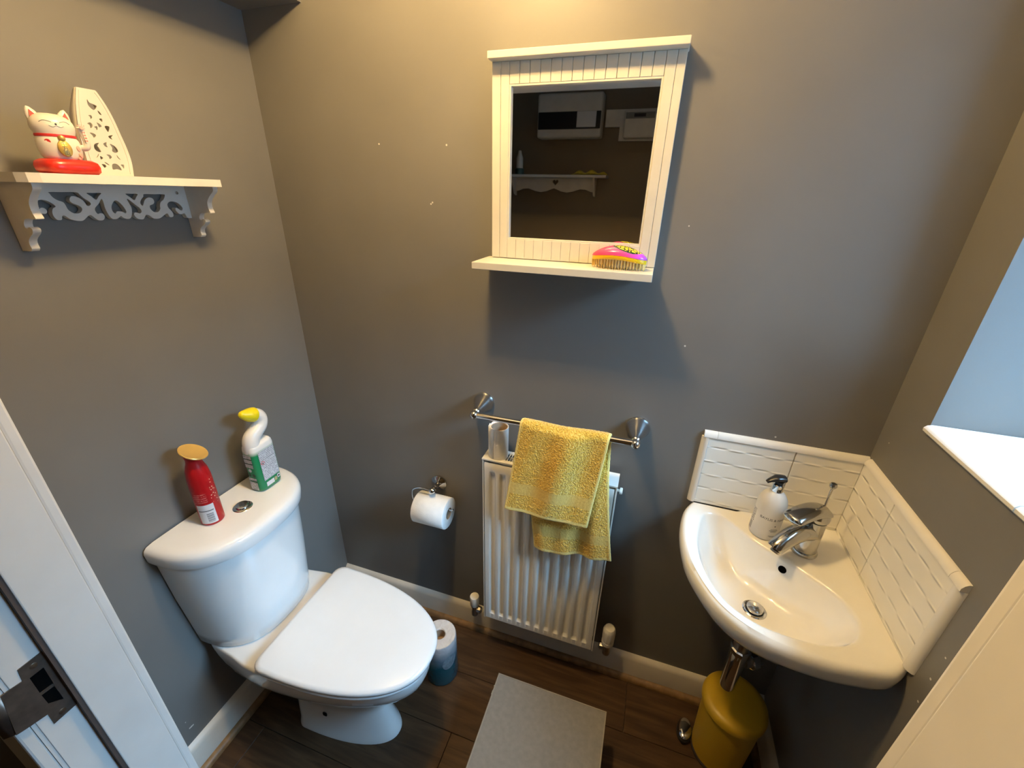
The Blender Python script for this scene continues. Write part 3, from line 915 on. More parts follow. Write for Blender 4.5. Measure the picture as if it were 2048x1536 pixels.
BC = (1.425, -0.228)
def ray_r(poly, a):
    dx, dy = cos(a), sin(a); best = 1e9
    for i in range(len(poly)):
        x1, y1 = poly[i][0]-BC[0], poly[i][1]-BC[1]
        x2, y2 = poly[(i+1) % len(poly)][0]-BC[0], poly[(i+1) % len(poly)][1]-BC[1]
        ex, ey = x2-x1, y2-y1
        den = dx*ey-dy*ex
        if abs(den) < 1e-12: continue
        t = (x1*ey-y1*ex)/den; s = (x1*dy-y1*dx)/den
        if t > 0 and -1e-6 <= s <= 1+1e-6: best = min(best, t)
    return best
angs = [2*pi*i/132 for i in range(132)]+[math.atan2(q[1]-BC[1], q[0]-BC[0]) % (2*pi) for q in ((1.6315, -0.0015), (1.279, -0.003), (1.6315, -0.371))]
angs = sorted(set(round(a, 5) for a in angs))
RD_, ZD = 0.026, 0.712
rb = [(ray_r(bowl, a), ray_r(outer, a)) for a in angs]
on_wall = []
for a, (e, b) in zip(angs, rb):
    qx, qy = BC[0]+b*cos(a), BC[1]+b*sin(a)
    on_wall.append(qx > 1.6305 or (qy > -0.0025))
rings = []
def ring(fr, fz):
    out = []
    for a, (e, b), wl in zip(angs, rb, on_wall):
        r = fr(e, b); z = fz(e, b, r)
        if wl and r > e+0.006 and z > BZ-0.0195: z = BZ+0.001
        out.append((BC[0]+r*cos(a), BC[1]+r*sin(a), z))
    rings.append(out)
ring(lambda e, b: RD_, lambda e, b, r: ZD-0.03)
ring(lambda e, b: RD_, lambda e, b, r: ZD)
for s_ in (0.12, 0.25, 0.38, 0.5, 0.6, 0.7, 0.78, 0.85, 0.91, 0.96, 0.99):
    ring(lambda e, b, s=s_: RD_+(e-0.004-RD_)*s, lambda e, b, r, s=s_: ZD+(BZ-0.007-ZD)*(0.10*s+0.90*s**3.4))
ring(lambda e, b: e-0.003, lambda e, b, r: BZ-0.0055)
ring(lambda e, b: e, lambda e, b, r: BZ-0.002)
ring(lambda e, b: min(e+0.005, (e+b)/2), lambda e, b, r: BZ)
ring(lambda e, b: max(b-0.017, (e+2*b)/3), lambda e, b, r: BZ+0.001)
ring(lambda e, b: b-0.010, lambda e, b, r: BZ+0.0002)
ring(lambda e, b: b-0.004, lambda e, b, r: BZ-0.004)
ring(lambda e, b: b-0.001, lambda e, b, r: BZ-0.011)
ring(lambda e, b: b, lambda e, b, r: BZ-0.020)
ring(lambda e, b: b-0.003, lambda e, b, r: BZ-0.040)
ring(lambda e, b: b-0.010, lambda e, b, r: BZ-0.054)
ring(lambda e, b: b*0.88, lambda e, b, r: BZ-0.070)
ring(lambda e, b: b*0.62, lambda e, b, r: BZ-0.110)
ring(lambda e, b: b*0.35, lambda e, b, r: BZ-0.145)
ring(lambda e, b: 0.045, lambda e, b, r: BZ-0.160)
loft('bowl', rings, basin_ceramic, basin, cap0=True, cap1=True, ang=55)
wst = lathe('waste_ring', [(0.0262, -0.006), (0.0262, 0.0005), (0.024, 0.002), (0.020, 0.001), (0.0195, -0.012)], (BC[0], BC[1], ZD), chrome, basin, cap0=False, cap1=False)
lathe('plug', [(0.004, -0.02), (0.016, -0.004), (0.0185, 0.006), (0.0175, 0.009), (0.011, 0.0115), (0.0, 0.0122)], (BC[0], BC[1], ZD), chrome, basin, label='domed chrome pop-up plug')
def bowl_z(x, y):
    a = math.atan2(y-BC[1], x-BC[0]); r = hypot(x-BC[0], y-BC[1]); e = ray_r(bowl, a)
    t = max(0.0, min(1.0, (r-RD_)/(e-0.004-RD_)))
    return ZD+(BZ-0.007-ZD)*(0.10*t+0.90*t**3.4)
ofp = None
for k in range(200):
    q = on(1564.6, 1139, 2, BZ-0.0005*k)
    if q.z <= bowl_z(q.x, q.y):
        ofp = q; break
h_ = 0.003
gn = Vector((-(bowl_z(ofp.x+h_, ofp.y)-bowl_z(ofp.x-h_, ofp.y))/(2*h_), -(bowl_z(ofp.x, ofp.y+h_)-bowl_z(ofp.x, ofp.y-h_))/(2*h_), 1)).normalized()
lathe('overflow_shade_disc', [(0.0092, -0.003), (0.0088, 0.0006), (0.0, 0.0006)], ofp+gn*0.0006, hole_shade, basin, ax=gn, seg=24)  # black disc laid on the bowl, painting the overflow's dark inside

# bottle trap and pipe below
trap = thing('bottle_trap', (BC[0], BC[1], 0.38), 'chrome bottle trap hanging under the basin above the yellow bin', 'pipe')
tx, ty = 1.436, -0.206
lathe('waste_tail', [(0.019, 0.0), (0.019, 0.115)], (tx, ty, 0.545), steel_dull, trap)
lathe('trap_nut', [(0.021, 0), (0.0245, 0.003), (0.0245, 0.016), (0.021, 0.019)], (tx, ty, 0.532), chrome, trap, seg=10, ang=20)
lathe('trap_cup', [(0.012, 0.0), (0.0175, 0.004), (0.019, 0.012), (0.0205, 0.10), (0.0225, 0.145), (0.021, 0.15)], (tx, ty, 0.388), chrome, trap)
tube('outlet_pipe', [(tx+0.02, ty+0.008, 0.490), (tx+0.06, ty+0.03, 0.488), (tx+0.1, ty+0.09, 0.484), (tx+0.13, -0.002, 0.48)], 0.0155, steel_dull, trap, seg=16)
lathe('outlet_nut', [(0.018, 0), (0.0225, 0.002), (0.0225, 0.018), (0.018, 0.02)], (tx+0.034, ty+0.016, 0.4895), chrome, trap, ax=(0.87, 0.49, 0), seg=10, ang=20)
hose = tube('supply_hose', catmull([(1.585, -0.06, 0.66), (1.600, -0.055, 0.57), (1.604, -0.05, 0.49), (1.592, -0.035, 0.44), (1.575, -0.018, 0.43)], 6), 0.006, steel_dull, None, seg=12, label='grey water hose running down below the basin', category='pipe')

# ---------------------------------------------------------------- tap
TX, TY = 1.526, -0.112
tap_chrome = simple('tap_chrome', (0.46, 0.455, 0.44), 0.13, metal=1.0, var=0.04)
tap = thing('mixer_tap', (TX, TY, BZ), 'chrome single lever mixer tap on the basin corner', 'tap')
DV = Vector((-0.78, -0.62, 0)).normalized()
tb = Vector((TX, TY, BZ+0.001))
lathe('base_ring', [(0.0285, 0), (0.0290, 0.004), (0.0270, 0.009), (0.0245, 0.010)], tb, tap_chrome, tap)
lathe('tap_body', [(0.0245, 0.0085), (0.0238, 0.03), (0.0232, 0.07), (0.0232, 0.098)], tb, tap_chrome, tap)
spp = catmull([tb+DV*0.004+Vector((0, 0, 0.062)), tb+DV*0.030+Vector((0, 0, 0.069)), tb+DV*0.058+Vector((0, 0, 0.068)), tb+DV*0.085+Vector((0, 0, 0.060)), tb+DV*0.103+Vector((0, 0, 0.050)), tb+DV*0.110+Vector((0, 0, 0.043))], 5)
tube('spout', spp, [0.0225-0.0055*(i/(len(spp)-1)) for i in range(len(spp))], tap_chrome, tap, seg=24, flat=1.0)
lathe('aerator', [(0.0105, 0), (0.0105, 0.005)], tb+DV*0.104+Vector((0, 0, 0.036)), steel_dull, tap, ax=(DV.x*0.5, DV.y*0.5, -0.85), seg=20)
lathe('lever_dome', [(0.0235, 0.100), (0.0255, 0.103), (0.0262, 0.110), (0.0235, 0.122), (0.0165, 0.132), (0.0, 0.137)], tb, tap_chrome, tap)
lvp = catmull([tb-DV*0.010+Vector((0, 0, 0.122)), tb+DV*0.012+Vector((0, 0, 0.128)), tb+DV*0.040+Vector((0, 0, 0.130)), tb+DV*0.066+Vector((0, 0, 0.128)), tb+DV*0.086+Vector((0, 0, 0.124)), tb+DV*0.094+Vector((0, 0, 0.122))], 5)
nl = len(lvp)
tube('lever', lvp, [0.0255*(1-0.10*(i/(nl-1)))*max(0.12, 1-max(0, (i/(nl-1)-0.72)/0.28)**2.6) for i in range(nl)], tap_chrome, tap, seg=24, flat=0.42, flat_ax=(0, 0, 1))
kp = on(1667, 971, 1, -0.078)
tube('pop_up_rod', [(kp.x, kp.y, BZ+0.002), (kp.x, kp.y, kp.z-0.004)], 0.0026, tap_chrome, tap)
lathe('rod_knob', [(0.0026, -0.009), (0.005, -0.0075), (0.0078, -0.003), (0.008, 0.001), (0.0062, 0.0055), (0.0, 0.0078)], kp, tap_chrome, tap, seg=20)

# ---------------------------------------------------------------- soap
SX, SY, SZ = 1.4435, -0.0760, BZ+0.0016
soap = thing('soap_bottle', (SX, SY, SZ), 'frosted hand wash bottle with black pump beside the tap', 'bottle')
prof_s = [(0.028, 0), (0.0315, 0.0015), (0.0328, 0.006), (0.0328, 0.088), (0.0318, 0.100), (0.0285, 0.112), (0.022, 0.1225), (0.0155, 0.128), (0.0125, 0.131)]
lathe('bottle_body', prof_s, (SX, SY, SZ), soap_mat, soap, seg=48)
lathe('collar', [(0.0128, 0.1305), (0.0132, 0.132), (0.0132, 0.150), (0.0120, 0.1515)], (SX, SY, SZ), chrome, soap, seg=28)
lathe('pump_stem', [(0.0085, 0.1512), (0.0085, 0.158), (0.0105, 0.1595)], (SX, SY, SZ), black_plastic, soap, seg=20)
PD = Vector((-0.95, -0.30, 0)).normalized()
ps = Vector((SX, SY, SZ))
pth = catmull([ps-PD*0.011+Vector((0, 0, 0.1655)), ps+Vector((0, 0, 0.1672)), ps+PD*0.012+Vector((0, 0, 0.166)), ps+PD*0.024+Vector((0, 0, 0.161)), ps+PD*0.031+Vector((0, 0, 0.156))], 5)
npth = len(pth)
tube('pump_head', pth, [0.0118*(1 if i/(npth-1) < .45 else 1-0.62*((i/(npth-1)-.45)/.55)**.7)*(0.55 if i == 0 else 1) for i in range(npth)], black_plastic, soap, seg=18, flat=0.62, flat_ax=(0, 0, 1))
CA = math.atan2(CAM.y-SY, CAM.x-SX)
def cyl_text(name, s, size, ang, zc, r, mat_, sx=1.0):
    Vt, Ft = text_mesh_data(s, size)
    V = [(SX+r*cos(ang+v.x*sx/r), SY+r*sin(ang+v.x*sx/r), SZ+zc+v.y) for v in Vt]
    return mesh(name, V, Ft, mat_, soap)
cyl_text('printed_brand', 'BAYLIS & HARDING', 0.0094, CA+radians(44), 0.062, 0.0331, ink, 1.0)
for k, (wd_, z_) in enumerate(((0.016, 0.036), (0.021, 0.0325), (0.014, 0.029), (0.018, 0.016), (0.012, 0.0135))):
    arc_patch('printed_line', (SX, SY), lambda z: 0.0331, CA+radians(40)-wd_/0.066, CA+radians(40)+wd_/0.066, SZ+z_, SZ+z_+0.0013, ink_grey, soap, n=6, nz=1)
lathe('printed_star', [(0.0016, 0), (0.0016, 0.0002)], (SX+0.0331*cos(CA+radians(40)), SY+0.0331*sin(CA+radians(40)), SZ+0.047), ink, soap, ax=(cos(CA+radians(40)), sin(CA+radians(40)), 0), seg=6)
a0 = CA-radians(76)
for k in range(9):
    arc_patch('barcode_bar', (SX, SY), lambda z: 0.0331, a0, a0+radians(22), SZ+0.012+k*0.0026, SZ+0.0133+k*0.0026, ink_grey, soap, n=4, nz=1)
arc_patch('side_print', (SX, SY), lambda z: 0.0330, a0-radians(4), a0+radians(26), SZ+0.038, SZ+0.075, text_label_material('soap_side_print', (0.70, 0.66, 0.60), (0.10, 0.09, 0.09), 0.0045, 0.5, 500), soap, n=6)

# ================================================================== RADIATOR
RX0, RX1, RZ0, RZ1, RY = 0.675, 1.075, 0.174, 0.867, -0.085
rad = thing('radiator', ((RX0+RX1)/2, -0.05, RZ0), 'white panel radiator with vertical flutes under the towel rail', 'radiator')
px0, px1 = RX0+0.007, RX1-0.007
xs, dep = [px0], [0.0]
pitch = (RX1-RX0)/12
fd = 0.0085
for k in range(1, 12):
    c = RX0+pitch*k
    for dx, dd in ((-0.0125, 0), (-0.0100, 0.12), (-0.0062, 0.88), (-0.0045, 1), (0.0045, 1), (0.0062, 0.88), (0.0100, 0.12), (0.0125, 0)):
        xs.append(c+dx); dep.append(dd*fd)
xs.append(px1); dep.append(0.0)
zs = [(RZ0+0.006, 0), (RZ0+0.030, 0), (RZ0+0.031, 0.15), (RZ0+0.038, 0.92), (RZ0+0.041, 1), (RZ1-0.085, 1), (RZ1-0.060, 1), (RZ1-0.052, 0.9), (RZ1-0.040, 0.1), (RZ1-0.037, 0), (RZ1-0.012, 0), (RZ1-0.008, -0.3)]
V, Fc = [], []
for z, s_ in zs:
    for x, d_ in zip(xs, dep):
        V.append((x, RY+(d_*max(s_, 0))+(0.0025 if s_ < 0 else 0), z))
nx = len(xs)
for i in range(len(zs)-1):
    for j in range(nx-1):
        Fc.append((i*nx+j, i*nx+j+1, (i+1)*nx+j+1, (i+1)*nx+j))
fp = mesh('front_panel', V, Fc, rad_white, rad)
sharp(fp, 50)
fp.modifiers.new('t', 'SOLIDIFY').thickness = 0.002
for xa, xb in ((RX0, RX0+0.0045), (RX1-0.0045, RX1)):
    box('side_panel', (xa, RY+0.001, RZ0), (xb, -0.022, RZ1-0.0005), rad_white, rad, bev=0.001)
box('back_panel', (RX0+0.006, -0.032, RZ0+0.006), (RX1-0.006, -0.026, RZ1-0.012), rad_white, rad)
# top grille: frame then bars
GXa, GXb = RX0+0.052, RX1-0.03
boxes('grille_frame', [((RX0-0.0005, RY-0.0005, RZ1), (RX1+0.0005, RY+0.013, RZ1+0.0045)), ((RX0-0.0005, -0.034, RZ1), (RX1+0.0005, -0.0215, RZ1+0.0045)),
     ((RX0-0.0005, RY+0.013, RZ1), (GXa, -0.034, RZ1+0.0045)), ((GXb, RY+0.013, RZ1), (RX1+0.0005, -0.034, RZ1+0.0045))], rad_white, rad)
lst = []
x = GXa+0.006
while x < GXb:
    lst.append(((x, RY+0.012, RZ1+0.001), (x+0.0018, -0.033, RZ1+0.0040))); x += 0.0078
boxes('grille_bars', lst, rad_white, rad)
vp = on(1238, 978, 1, -0.055)
lathe('air_vent', [(0.004, 0), (0.004, 0.007), (0.0095, 0.0072), (0.0095, 0.013), (0.008, 0.0145)], (RX1, -0.055, 0.838), valve_white, rad, ax=(1, 0, 0), seg=16)
# valves
def valve(x, top, bot, r, nm, ribs):
    y_ = -0.058
    if ribs:
        u = []
        seg = 48
        rings_ = []
        for rr_, h in ((r*0.86, 0), (r*0.98, 0.003), (r, 0.010), (r, 0.016), (r*0.95, 0.0175), (r*0.97, 0.022), (r, 0.060), (r*0.97, 0.066), (r*0.80, 0.073), (r*0.78, 0.0735), (r*0.74, 0.071), (r*0.001, 0.0715)):
            rings_.append([Vector((x+rr_*(1+(0.035*(1 if (j//2) % 2 else -1) if 0.018 < h < 0.064 else 0))*cos(2*pi*j/seg), y_+rr_*(1+(0.035*(1 if (j//2) % 2 else -1) if 0.018 < h < 0.064 else 0))*sin(2*pi*j/seg), bot+h*(top-bot)/0.0735)) for j in range(seg)])
        v_ = loft(nm, rings_, valve_white, rad, ang=25, label='ribbed thermostatic valve head')
    else:
        v_ = lathe(nm, [(r*0.9, 0), (r, 0.003), (r*1.04, top-bot-0.004), (r*0.98, top-bot-0.0005), (0.0, top-bot)], (x, y_, bot), valve_white, rad, seg=28, label='white lockshield valve cap')
    lathe('valve_body', [(0.0085, -0.052), (0.012, -0.05), (0.012, -0.034), (0.0105, -0.03), (0.0105, -0.012), (0.0135, -0.008), (0.0135, 0.0002)], (x, y_, bot), steel_dull, v_, seg=20)
    sgn = 1 if x < RX0 else -1
    lathe('union_nut', [(0.010, 0), (0.0125, 0.003), (0.0125, 0.016), (0.010, 0.02)], (x+sgn*0.008, y_, bot-0.020), steel_dull, v_, ax=(sgn, 0, 0), seg=8, ang=20)
    tube('supply_pipe', [(x, y_, bot-0.044), (x, y_+0.004, bot-0.056), (x, y_+0.014, bot-0.062), (x, -0.0165, bot-0.062)], 0.0075, steel_dull, v_)
valve(0.628, 0.232, 0.186, 0.0165, 'lockshield_cap', False)
valve(1.119, 0.282, 0.203, 0.0205, 'valve_head', True)

# paper tube standing on the radiator
TBX, TBY, TBZ = 0.716, -0.0535, RZ1+0.0046
tubeo = thing('toilet_roll_tube', (TBX, TBY, TBZ), 'nearly empty white toilet roll tube standing on the radiator', 'paper roll')
lathe('paper_shell', [(0.0255, 0), (0.0268, 0), (0.0270, 0.05), (0.0268, 0.102), (0.0255, 0.102), (0.0253, 0.05), (0.0255, 0.0)], (TBX+0.003, TBY, TBZ), paper, tubeo, cap0=False, cap1=False, seg=36)
lathe('card_core', [(0.0232, 0.001), (0.0252, 0.001), (0.0252, 0.101), (0.0232, 0.101), (0.0232, 0.001)], (TBX+0.003, TBY, TBZ), cardboard, tubeo, cap0=False, cap1=False, seg=36)
V, Fc = [], []
for i in range(13):
    a = radians(118+i*11)
    rr_ = 0.0272+0.0055*sin(pi*i/12)
    V += [(TBX+0.003+rr_*cos(a), TBY+rr_*sin(a), TBZ+0.001), (TBX+0.003+rr_*cos(a), TBY+rr_*sin(a), TBZ+0.104-0.004*(i % 2 == 0)*(i in (4, 6)))]
for i in range(12):
    Fc.append((2*i, 2*i+2, 2*i+3, 2*i+1))
lf = mesh('loose_sheet', V, Fc, paper, tubeo, smooth=True)
lf.modifiers.new('t', 'SOLIDIFY').thickness = 0.0006

# ---------------------------------------------------------------- towel rail
BY, BZR = -0.100, 1.024
rail = thing('towel_rail', (0.88, 0, BZR), 'chrome towel rail on two bell-shaped posts above the radiator', 'towel rail')
BX0, BX1 = 0.658, 1.1015
tube('rail_bar', [(BX0, BY, BZR), (BX1, BY, BZR+0.002)], 0.0082, chrome, rail, seg=20)
for x_, z_ in ((0.650, BZR-0.008), (1.1035, BZR-0.004)):
    xb_ = BX0 if x_ < 0.9 else BX1
    po = lathe('rail_post', [(0.0315, 0.0), (0.0325, 0.002), (0.0325, 0.006), (0.0295, 0.010), (0.0285, 0.014), (0.0255, 0.024), (0.018, 0.046), (0.0115, 0.064), (0.0090, 0.076), (0.0105, 0.079), (0.0105, 0.082), (0.0078, 0.085), (0.0078, 0.092)], (x_, -0.0005, z_), chrome, rail, ax=(xb_-x_, -0.1, BZR-z_), seg=32)
    lathe('post_ball', [(0.0, -0.0130), (0.0075, -0.0105), (0.0118, -0.005), (0.0130, 0), (0.0118, 0.005), (0.0075, 0.0105), (0.0, 0.013)], (xb_, BY, BZR), chrome, po, seg=24, ax=(0, -1, 0))

# ---------------------------------------------------------------- towel over the rail
LF, LB = 0.300, 0.440       # lengths of front and back flaps
NV, NU = 120, 56
V, Fc, run, side = [], [], [], []
rbar = 0.0135
def towel_pt(u, v):
    """u 0..1 across, v = signed distance from the bar crest, + front, - back"""
    Lf = LF-0.006*(u-0.5)+0.004*sin(u*9)
    if v >= 0:
        t = min(v/LF, 1)
        xl, xr = 0.800-0.036*t, 1.040-0.030*t
        x = xl+(xr-xl)*u
        ripple = 0.0075*sin(u*7.5+0.6)*sin(pi*(0.15+0.75*t))+0.006*sin(u*15+1.5+t*2)*sin(pi*min(1, 0.1+0.8*t))*0.8
        arc = pi*rbar/2
        if v < arc:
            a = v/rbar
            return Vector((x, BY-rbar*sin(a), BZR+rbar*cos(a)+0.004*sin(u*8+1)*0.5))
        h = v-arc
        yy = BY-rbar-0.006*t-0.010*t+ripple-0.004
        return Vector((x, yy, BZR-h))
    w_ = -v
    t = min(w_/LB, 1)
    xl, xr = 0.802+0.055*t**1.1, 1.041+0.048*t**1.4
    x = xl+(xr-xl)*u
    arc = pi*rbar/2
    if w_ < arc:
        a = w_/rbar
        return Vector((x, BY+rbar*sin(a), BZR+rbar*cos(a)+0.004*sin(u*8+1)*0.5))
    h = w_-arc
    # passes down behind the bar then in front of the radiator face
    k = max(0.0, min(1.0, (h-0.02)/0.10))
    k = k*k*(3-2*k)
    y0 = BY+rbar*(1-k)+k*(-0.0035)
    ripple = 0.0055*sin(u*10+2.2)*t+0.004*sin(u*19+t*3)*t
    lift = 0.060*max(0, u-0.25)*t**2*1.1
    return Vector((x, y0-0.006*k+ripple*k-0.006*k*t, BZR-h*(1-0.0)+lift*0.55))
vv = []
for i in range(NV+1):
    vv.append(LF-(LF+LB)*i/NV)
for v_ in vv:
    for j in range(NU+1):
        u = j/NU
        V.append(towel_pt(u, v_))
        run.append((LF-v_) if v_ >= 0 else (LB+v_))
        side.append(min(u, 1-u)*0.24)
for i in range(NV):
    for j in range(NU):
        q = i*(NU+1)+j
        Fc.append((q, q+1, q+NU+2, q+NU+1))
me = bpy.data.meshes.new('hand_towel')
me.from_pydata([tuple(p) for p in V], [], Fc)
me.materials.append(towel_mat)
a1 = me.attributes.new('run', 'FLOAT', 'POINT'); a1.data.foreach_set('value', run)
a2 = me.attributes.new('side', 'FLOAT', 'POINT'); a2.data.foreach_set('value', side)
me.polygons.foreach_set('use_smooth', [True]*len(me.polygons))
towel = link('hand_towel', me, None, None, label='mustard yellow terry towel hanging over the towel rail', category='towel')
so = towel.modifiers.new('t', 'SOLIDIFY'); so.thickness = 0.005; so.offset = 0
sb = towel.modifiers.new('s', 'SUBSURF'); sb.levels = 1; sb.render_levels = 1
tex = bpy.data.textures.new('pile', 'CLOUDS'); tex.noise_scale = 0.004; tex.noise_depth = 1
dp = towel.modifiers.new('d', 'DISPLACE'); dp.texture = tex; dp.strength = 0.0022; dp.mid_level = 0.5; dp.texture_coords = 'LOCAL'
lb = on(1131, 1056, 1, BY-0.014)
tag_ = mesh('care_tag', [(lb.x-0.004, lb.y, lb.z-0.006), (lb.x+0.006, lb.y, lb.z-0.005), (lb.x+0.006, lb.y, lb.z+0.006), (lb.x-0.004, lb.y, lb.z+0.006)], [(0, 1, 2, 3)], simple('care_tag', (0.75, 0.66, 0.40), 0.8), towel)

# ================================================================== TOILET ROLL HOLDER AND ROLL
hold = thing('toilet_roll_holder', (0.479, 0, 0.672), 'chrome toilet roll holder with wire loop on the back wall', 'holder')
hb = Vector((0.4865, -0.068, 0.686))
lathe('wall_rose', [(0.0275, 0.0), (0.0285, 0.002), (0.0285, 0.006), (0.024, 0.0095), (0.020, 0.012), (0.011, 0.018), (0.008, 0.024)], (0.479, -0.0005, 0.672), chrome, hold, ax=(0, -1, 0))
lathe('arm', [(0.0095, 0.014), (0.0075, 0.028), (0.006, 0.044), (0.0085, 0.048), (0.0085, 0.052), (0.006, 0.056), (0.006, 0.062)], (0.479, 0, 0.672), chrome, hold, ax=(hb.x-0.479, hb.y, hb.z-0.672))
lathe('arm_ball', [(0.0, -0.0112), (0.0065, -0.009), (0.0100, -0.0045), (0.0112, 0), (0.0100, 0.0045), (0.0065, 0.009), (0.0, 0.0112)], hb, chrome, hold, ax=(0, -1, 0), seg=22)
RCX0, RCX1, RCY, RCZ, RR = 0.428, 0.545, -0.068, 0.6065, 0.0535
wp = catmull([hb, hb+Vector((-0.03, 0.0, 0.003)), (0.432, hb.y, hb.z-0.002), (0.414, hb.y-0.001, 0.672), (0.409, RCY, 0.648), (0.413, RCY, 0.630), (0.424, RCY, RCZ+0.0155), (0.445, RCY, RCZ+0.0152), (0.49, RCY, RCZ+0.0152), (0.545, RCY, RCZ+0.0152), (0.556, RCY, RCZ+0.0165), (0.562, RCY, RCZ+0.022)], 6)
tube('wire_arm', wp, 0.0028, chrome, hold, seg=12)
roll = thing('toilet_roll', ((RCX0+RCX1)/2, RCY, RCZ-RR), 'white toilet roll hanging on the chrome wall holder', 'toilet roll')
lathe('paper', [(0.0200, 0), (RR-0.002, 0), (RR, 0.002), (RR, RCX1-RCX0-0.002), (RR-0.002, RCX1-RCX0), (0.0200, RCX1-RCX0)], (RCX0, RCY, RCZ), paper, roll, ax=(1, 0, 0), seg=56, cap0=False, cap1=False, ang=50)
lathe('core', [(0.0200, 0.0003), (0.0200, RCX1-RCX0-0.0003), (0.0186, RCX1-RCX0-0.0003), (0.0186, 0.0003), (0.02, 0.0003)], (RCX0, RCY, RCZ), cardboard, roll, ax=(1, 0, 0), seg=32, cap0=False, cap1=False)

# wrapped spare rolls on the floor
PX_, PY_, PR, PH = 0.563, -0.214, 0.0565, 0.2
pack = thing('wrapped_toilet_rolls', (PX_, PY_, 0), 'spare toilet rolls in teal plastic wrap standing on the floor behind the toilet', 'toilet roll')
lathe('wrapper', [(PR*0.9, 0.0005), (PR*0.99, 0.004), (PR*1.01, 0.02), (PR, 0.10), (PR*1.01, 0.18), (PR, PH-0.004), (PR*0.985, PH-0.0005)], (PX_, PY_, 0), wrap_mat, pack, seg=48, cap1=False, ang=50)
lathe('paper_top', [(PR*0.98, PH-0.003), (PR*0.96, PH+0.0012), (0.021, PH+0.0008), (0.0185, PH-0.002), (0.018, PH-0.05)], (PX_, PY_, 0), simple('wrapped_paper', (0.74, 0.68, 0.63), 0.35, bstr=0.9, bscale=60, bdist=0.008), pack, seg=48, cap0=False, cap1=True)
lathe('core_hole', [(0.0178, 0.0), (0.0178, 0.03), (0.0170, 0.0335), (0.0168, 0.002)], (PX_, PY_, PH-0.036), cardboard, pack, seg=28, cap1=False)
V, Fc = [], []
nm_ = 16
for i in range(nm_+1):
    a = radians(-58+i*3.4); k = max(0.0, 1-((i-nm_/2)/(nm_/2))**2)**0.5
    zc_ = 0.118+0.012*(i-nm_/2)/nm_
    V += [(PX_+(PR*1.016)*cos(a), PY_+(PR*1.016)*sin(a), zc_-0.030*k-0.001), (PX_+(PR*1.016)*cos(a), PY_+(PR*1.016)*sin(a), zc_+0.030*k+0.001)]
for i in range(nm_):
    Fc.append((2*i, 2*i+2, 2*i+3, 2*i+1))
mesh('printed_motif', V, Fc, simple('pale_wrap_print', (0.20, 0.28, 0.33), 0.15, var=0.3, vscale=60), pack, smooth=True)

# ================================================================== PEDAL BIN
NX, NY = 1.494, -0.150
binn = thing('pedal_bin', (NX, NY, 0), 'mustard yellow pedal bin standing under the basin', 'bin')
lathe('bin_body', [(0.0735, 0.0), (0.0745, 0.012), (0.0745, 0.0125), (0.0818, 0.233), (0.0808, 0.2345)], (NX, NY, 0.0), bin_tex, binn, seg=64)
lathe('base_band', [(0.0765, 0.0), (0.0775, 0.002), (0.0765, 0.010), (0.0745, 0.0125)], (NX, NY, 0.0), simple('bin_base_rubber', (0.05, 0.04, 0.035), 0.6), binn, seg=64, cap1=False)
lathe('bin_lid', [(0.0845, 0.2368), (0.0880, 0.2378), (0.0882, 0.2475), (0.0862, 0.2565), (0.080, 0.2625), (0.068, 0.2655), (0.035, 0.2675), (0.0, 0.268)], (NX, NY, 0.0), bin_yellow, binn, seg=64)
lathe('lid_seam', [(0.0815, 0.2325), (0.0835, 0.2335), (0.0845, 0.2366), (0.0838, 0.2372)], (NX, NY, 0.0), simple('bin_seam_dark', (0.03, 0.018, 0.004), 0.7), binn, seg=64, cap0=False, cap1=False)
pedp = on(1376, 1458, 2, 0.030)
pdir = Vector((pedp.x-NX, pedp.y-NY, 0)).normalized()
pc = Vector((NX, NY, 0))+pdir*0.098
tube('pedal_arm', [Vector((NX, NY, 0.014))+pdir*0.07, pc+Vector((0, 0, 0.014))], 0.007, black_plastic, binn)
side_v = pdir.cross(Vector((0, 0, 1)))
rings_ = []
for sc, h in ((0.75, 0.018), (1.0, 0.021), (1.0, 0.026), (0.85, 0.030), (0.4, 0.0315)):
    rings_.append([pc+pdir*(0.020*sc*cos(t))+side_v*(0.034*sc*sin(t))+Vector((0, 0, h)) for t in [2*pi*i/28 for i in range(28)]])
pdl = loft('pedal', rings_, chrome, binn, ang=40)
rings_ = [[pc+pdir*(0.023*cos(t))+side_v*(0.038*sin(t))+Vector((0, 0, h)) for t in [2*pi*i/28 for i in range(28)]] for h in (0.0085, 0.0175)]
loft('pedal_base', rings_, black_plastic, pdl, ang=40)

# ================================================================== GREY STORAGE BOX
GZB = 0.2
c0 = on(1000, 1343, 2, GZB); c1 = on(1213, 1427, 2, GZB)
gx0, gx1, gy1 = c0.x-0.002, c1.x, (c0.y+c1.y)/2
gy0 = gy1-0.28
gbx = thing('storage_box', ((gx0+gx1)/2, (gy0+gy1)/2, 0), 'grey square storage box on the floor by the doorway', 'box')
box('box_body', (gx0+0.004, gy0+0.004, 0.0005), (gx1-0.004, gy1-0.004, GZB-0.05), box_grey, gbx, bev=0.002)
bl = box('box_lid', (gx0+0.002, gy0+0.002, GZB-0.049), (gx1-0.002, gy1-0.002, GZB-0.001), box_grey, gbx, bev=0.0015)
e_ = 0.0032
boxes('lid_edging', [((gx0, gy0, GZB-e_), (gx0+e_, gy1, GZB)), ((gx1-e_, gy0, GZB-e_), (gx1, gy1, GZB)), ((gx0+e_, gy1-e_, GZB-e_), (gx1-e_, gy1, GZB)), ((gx0+e_, gy0, GZB-e_), (gx1-e_, gy0+e_, GZB))], box_edge, bl)
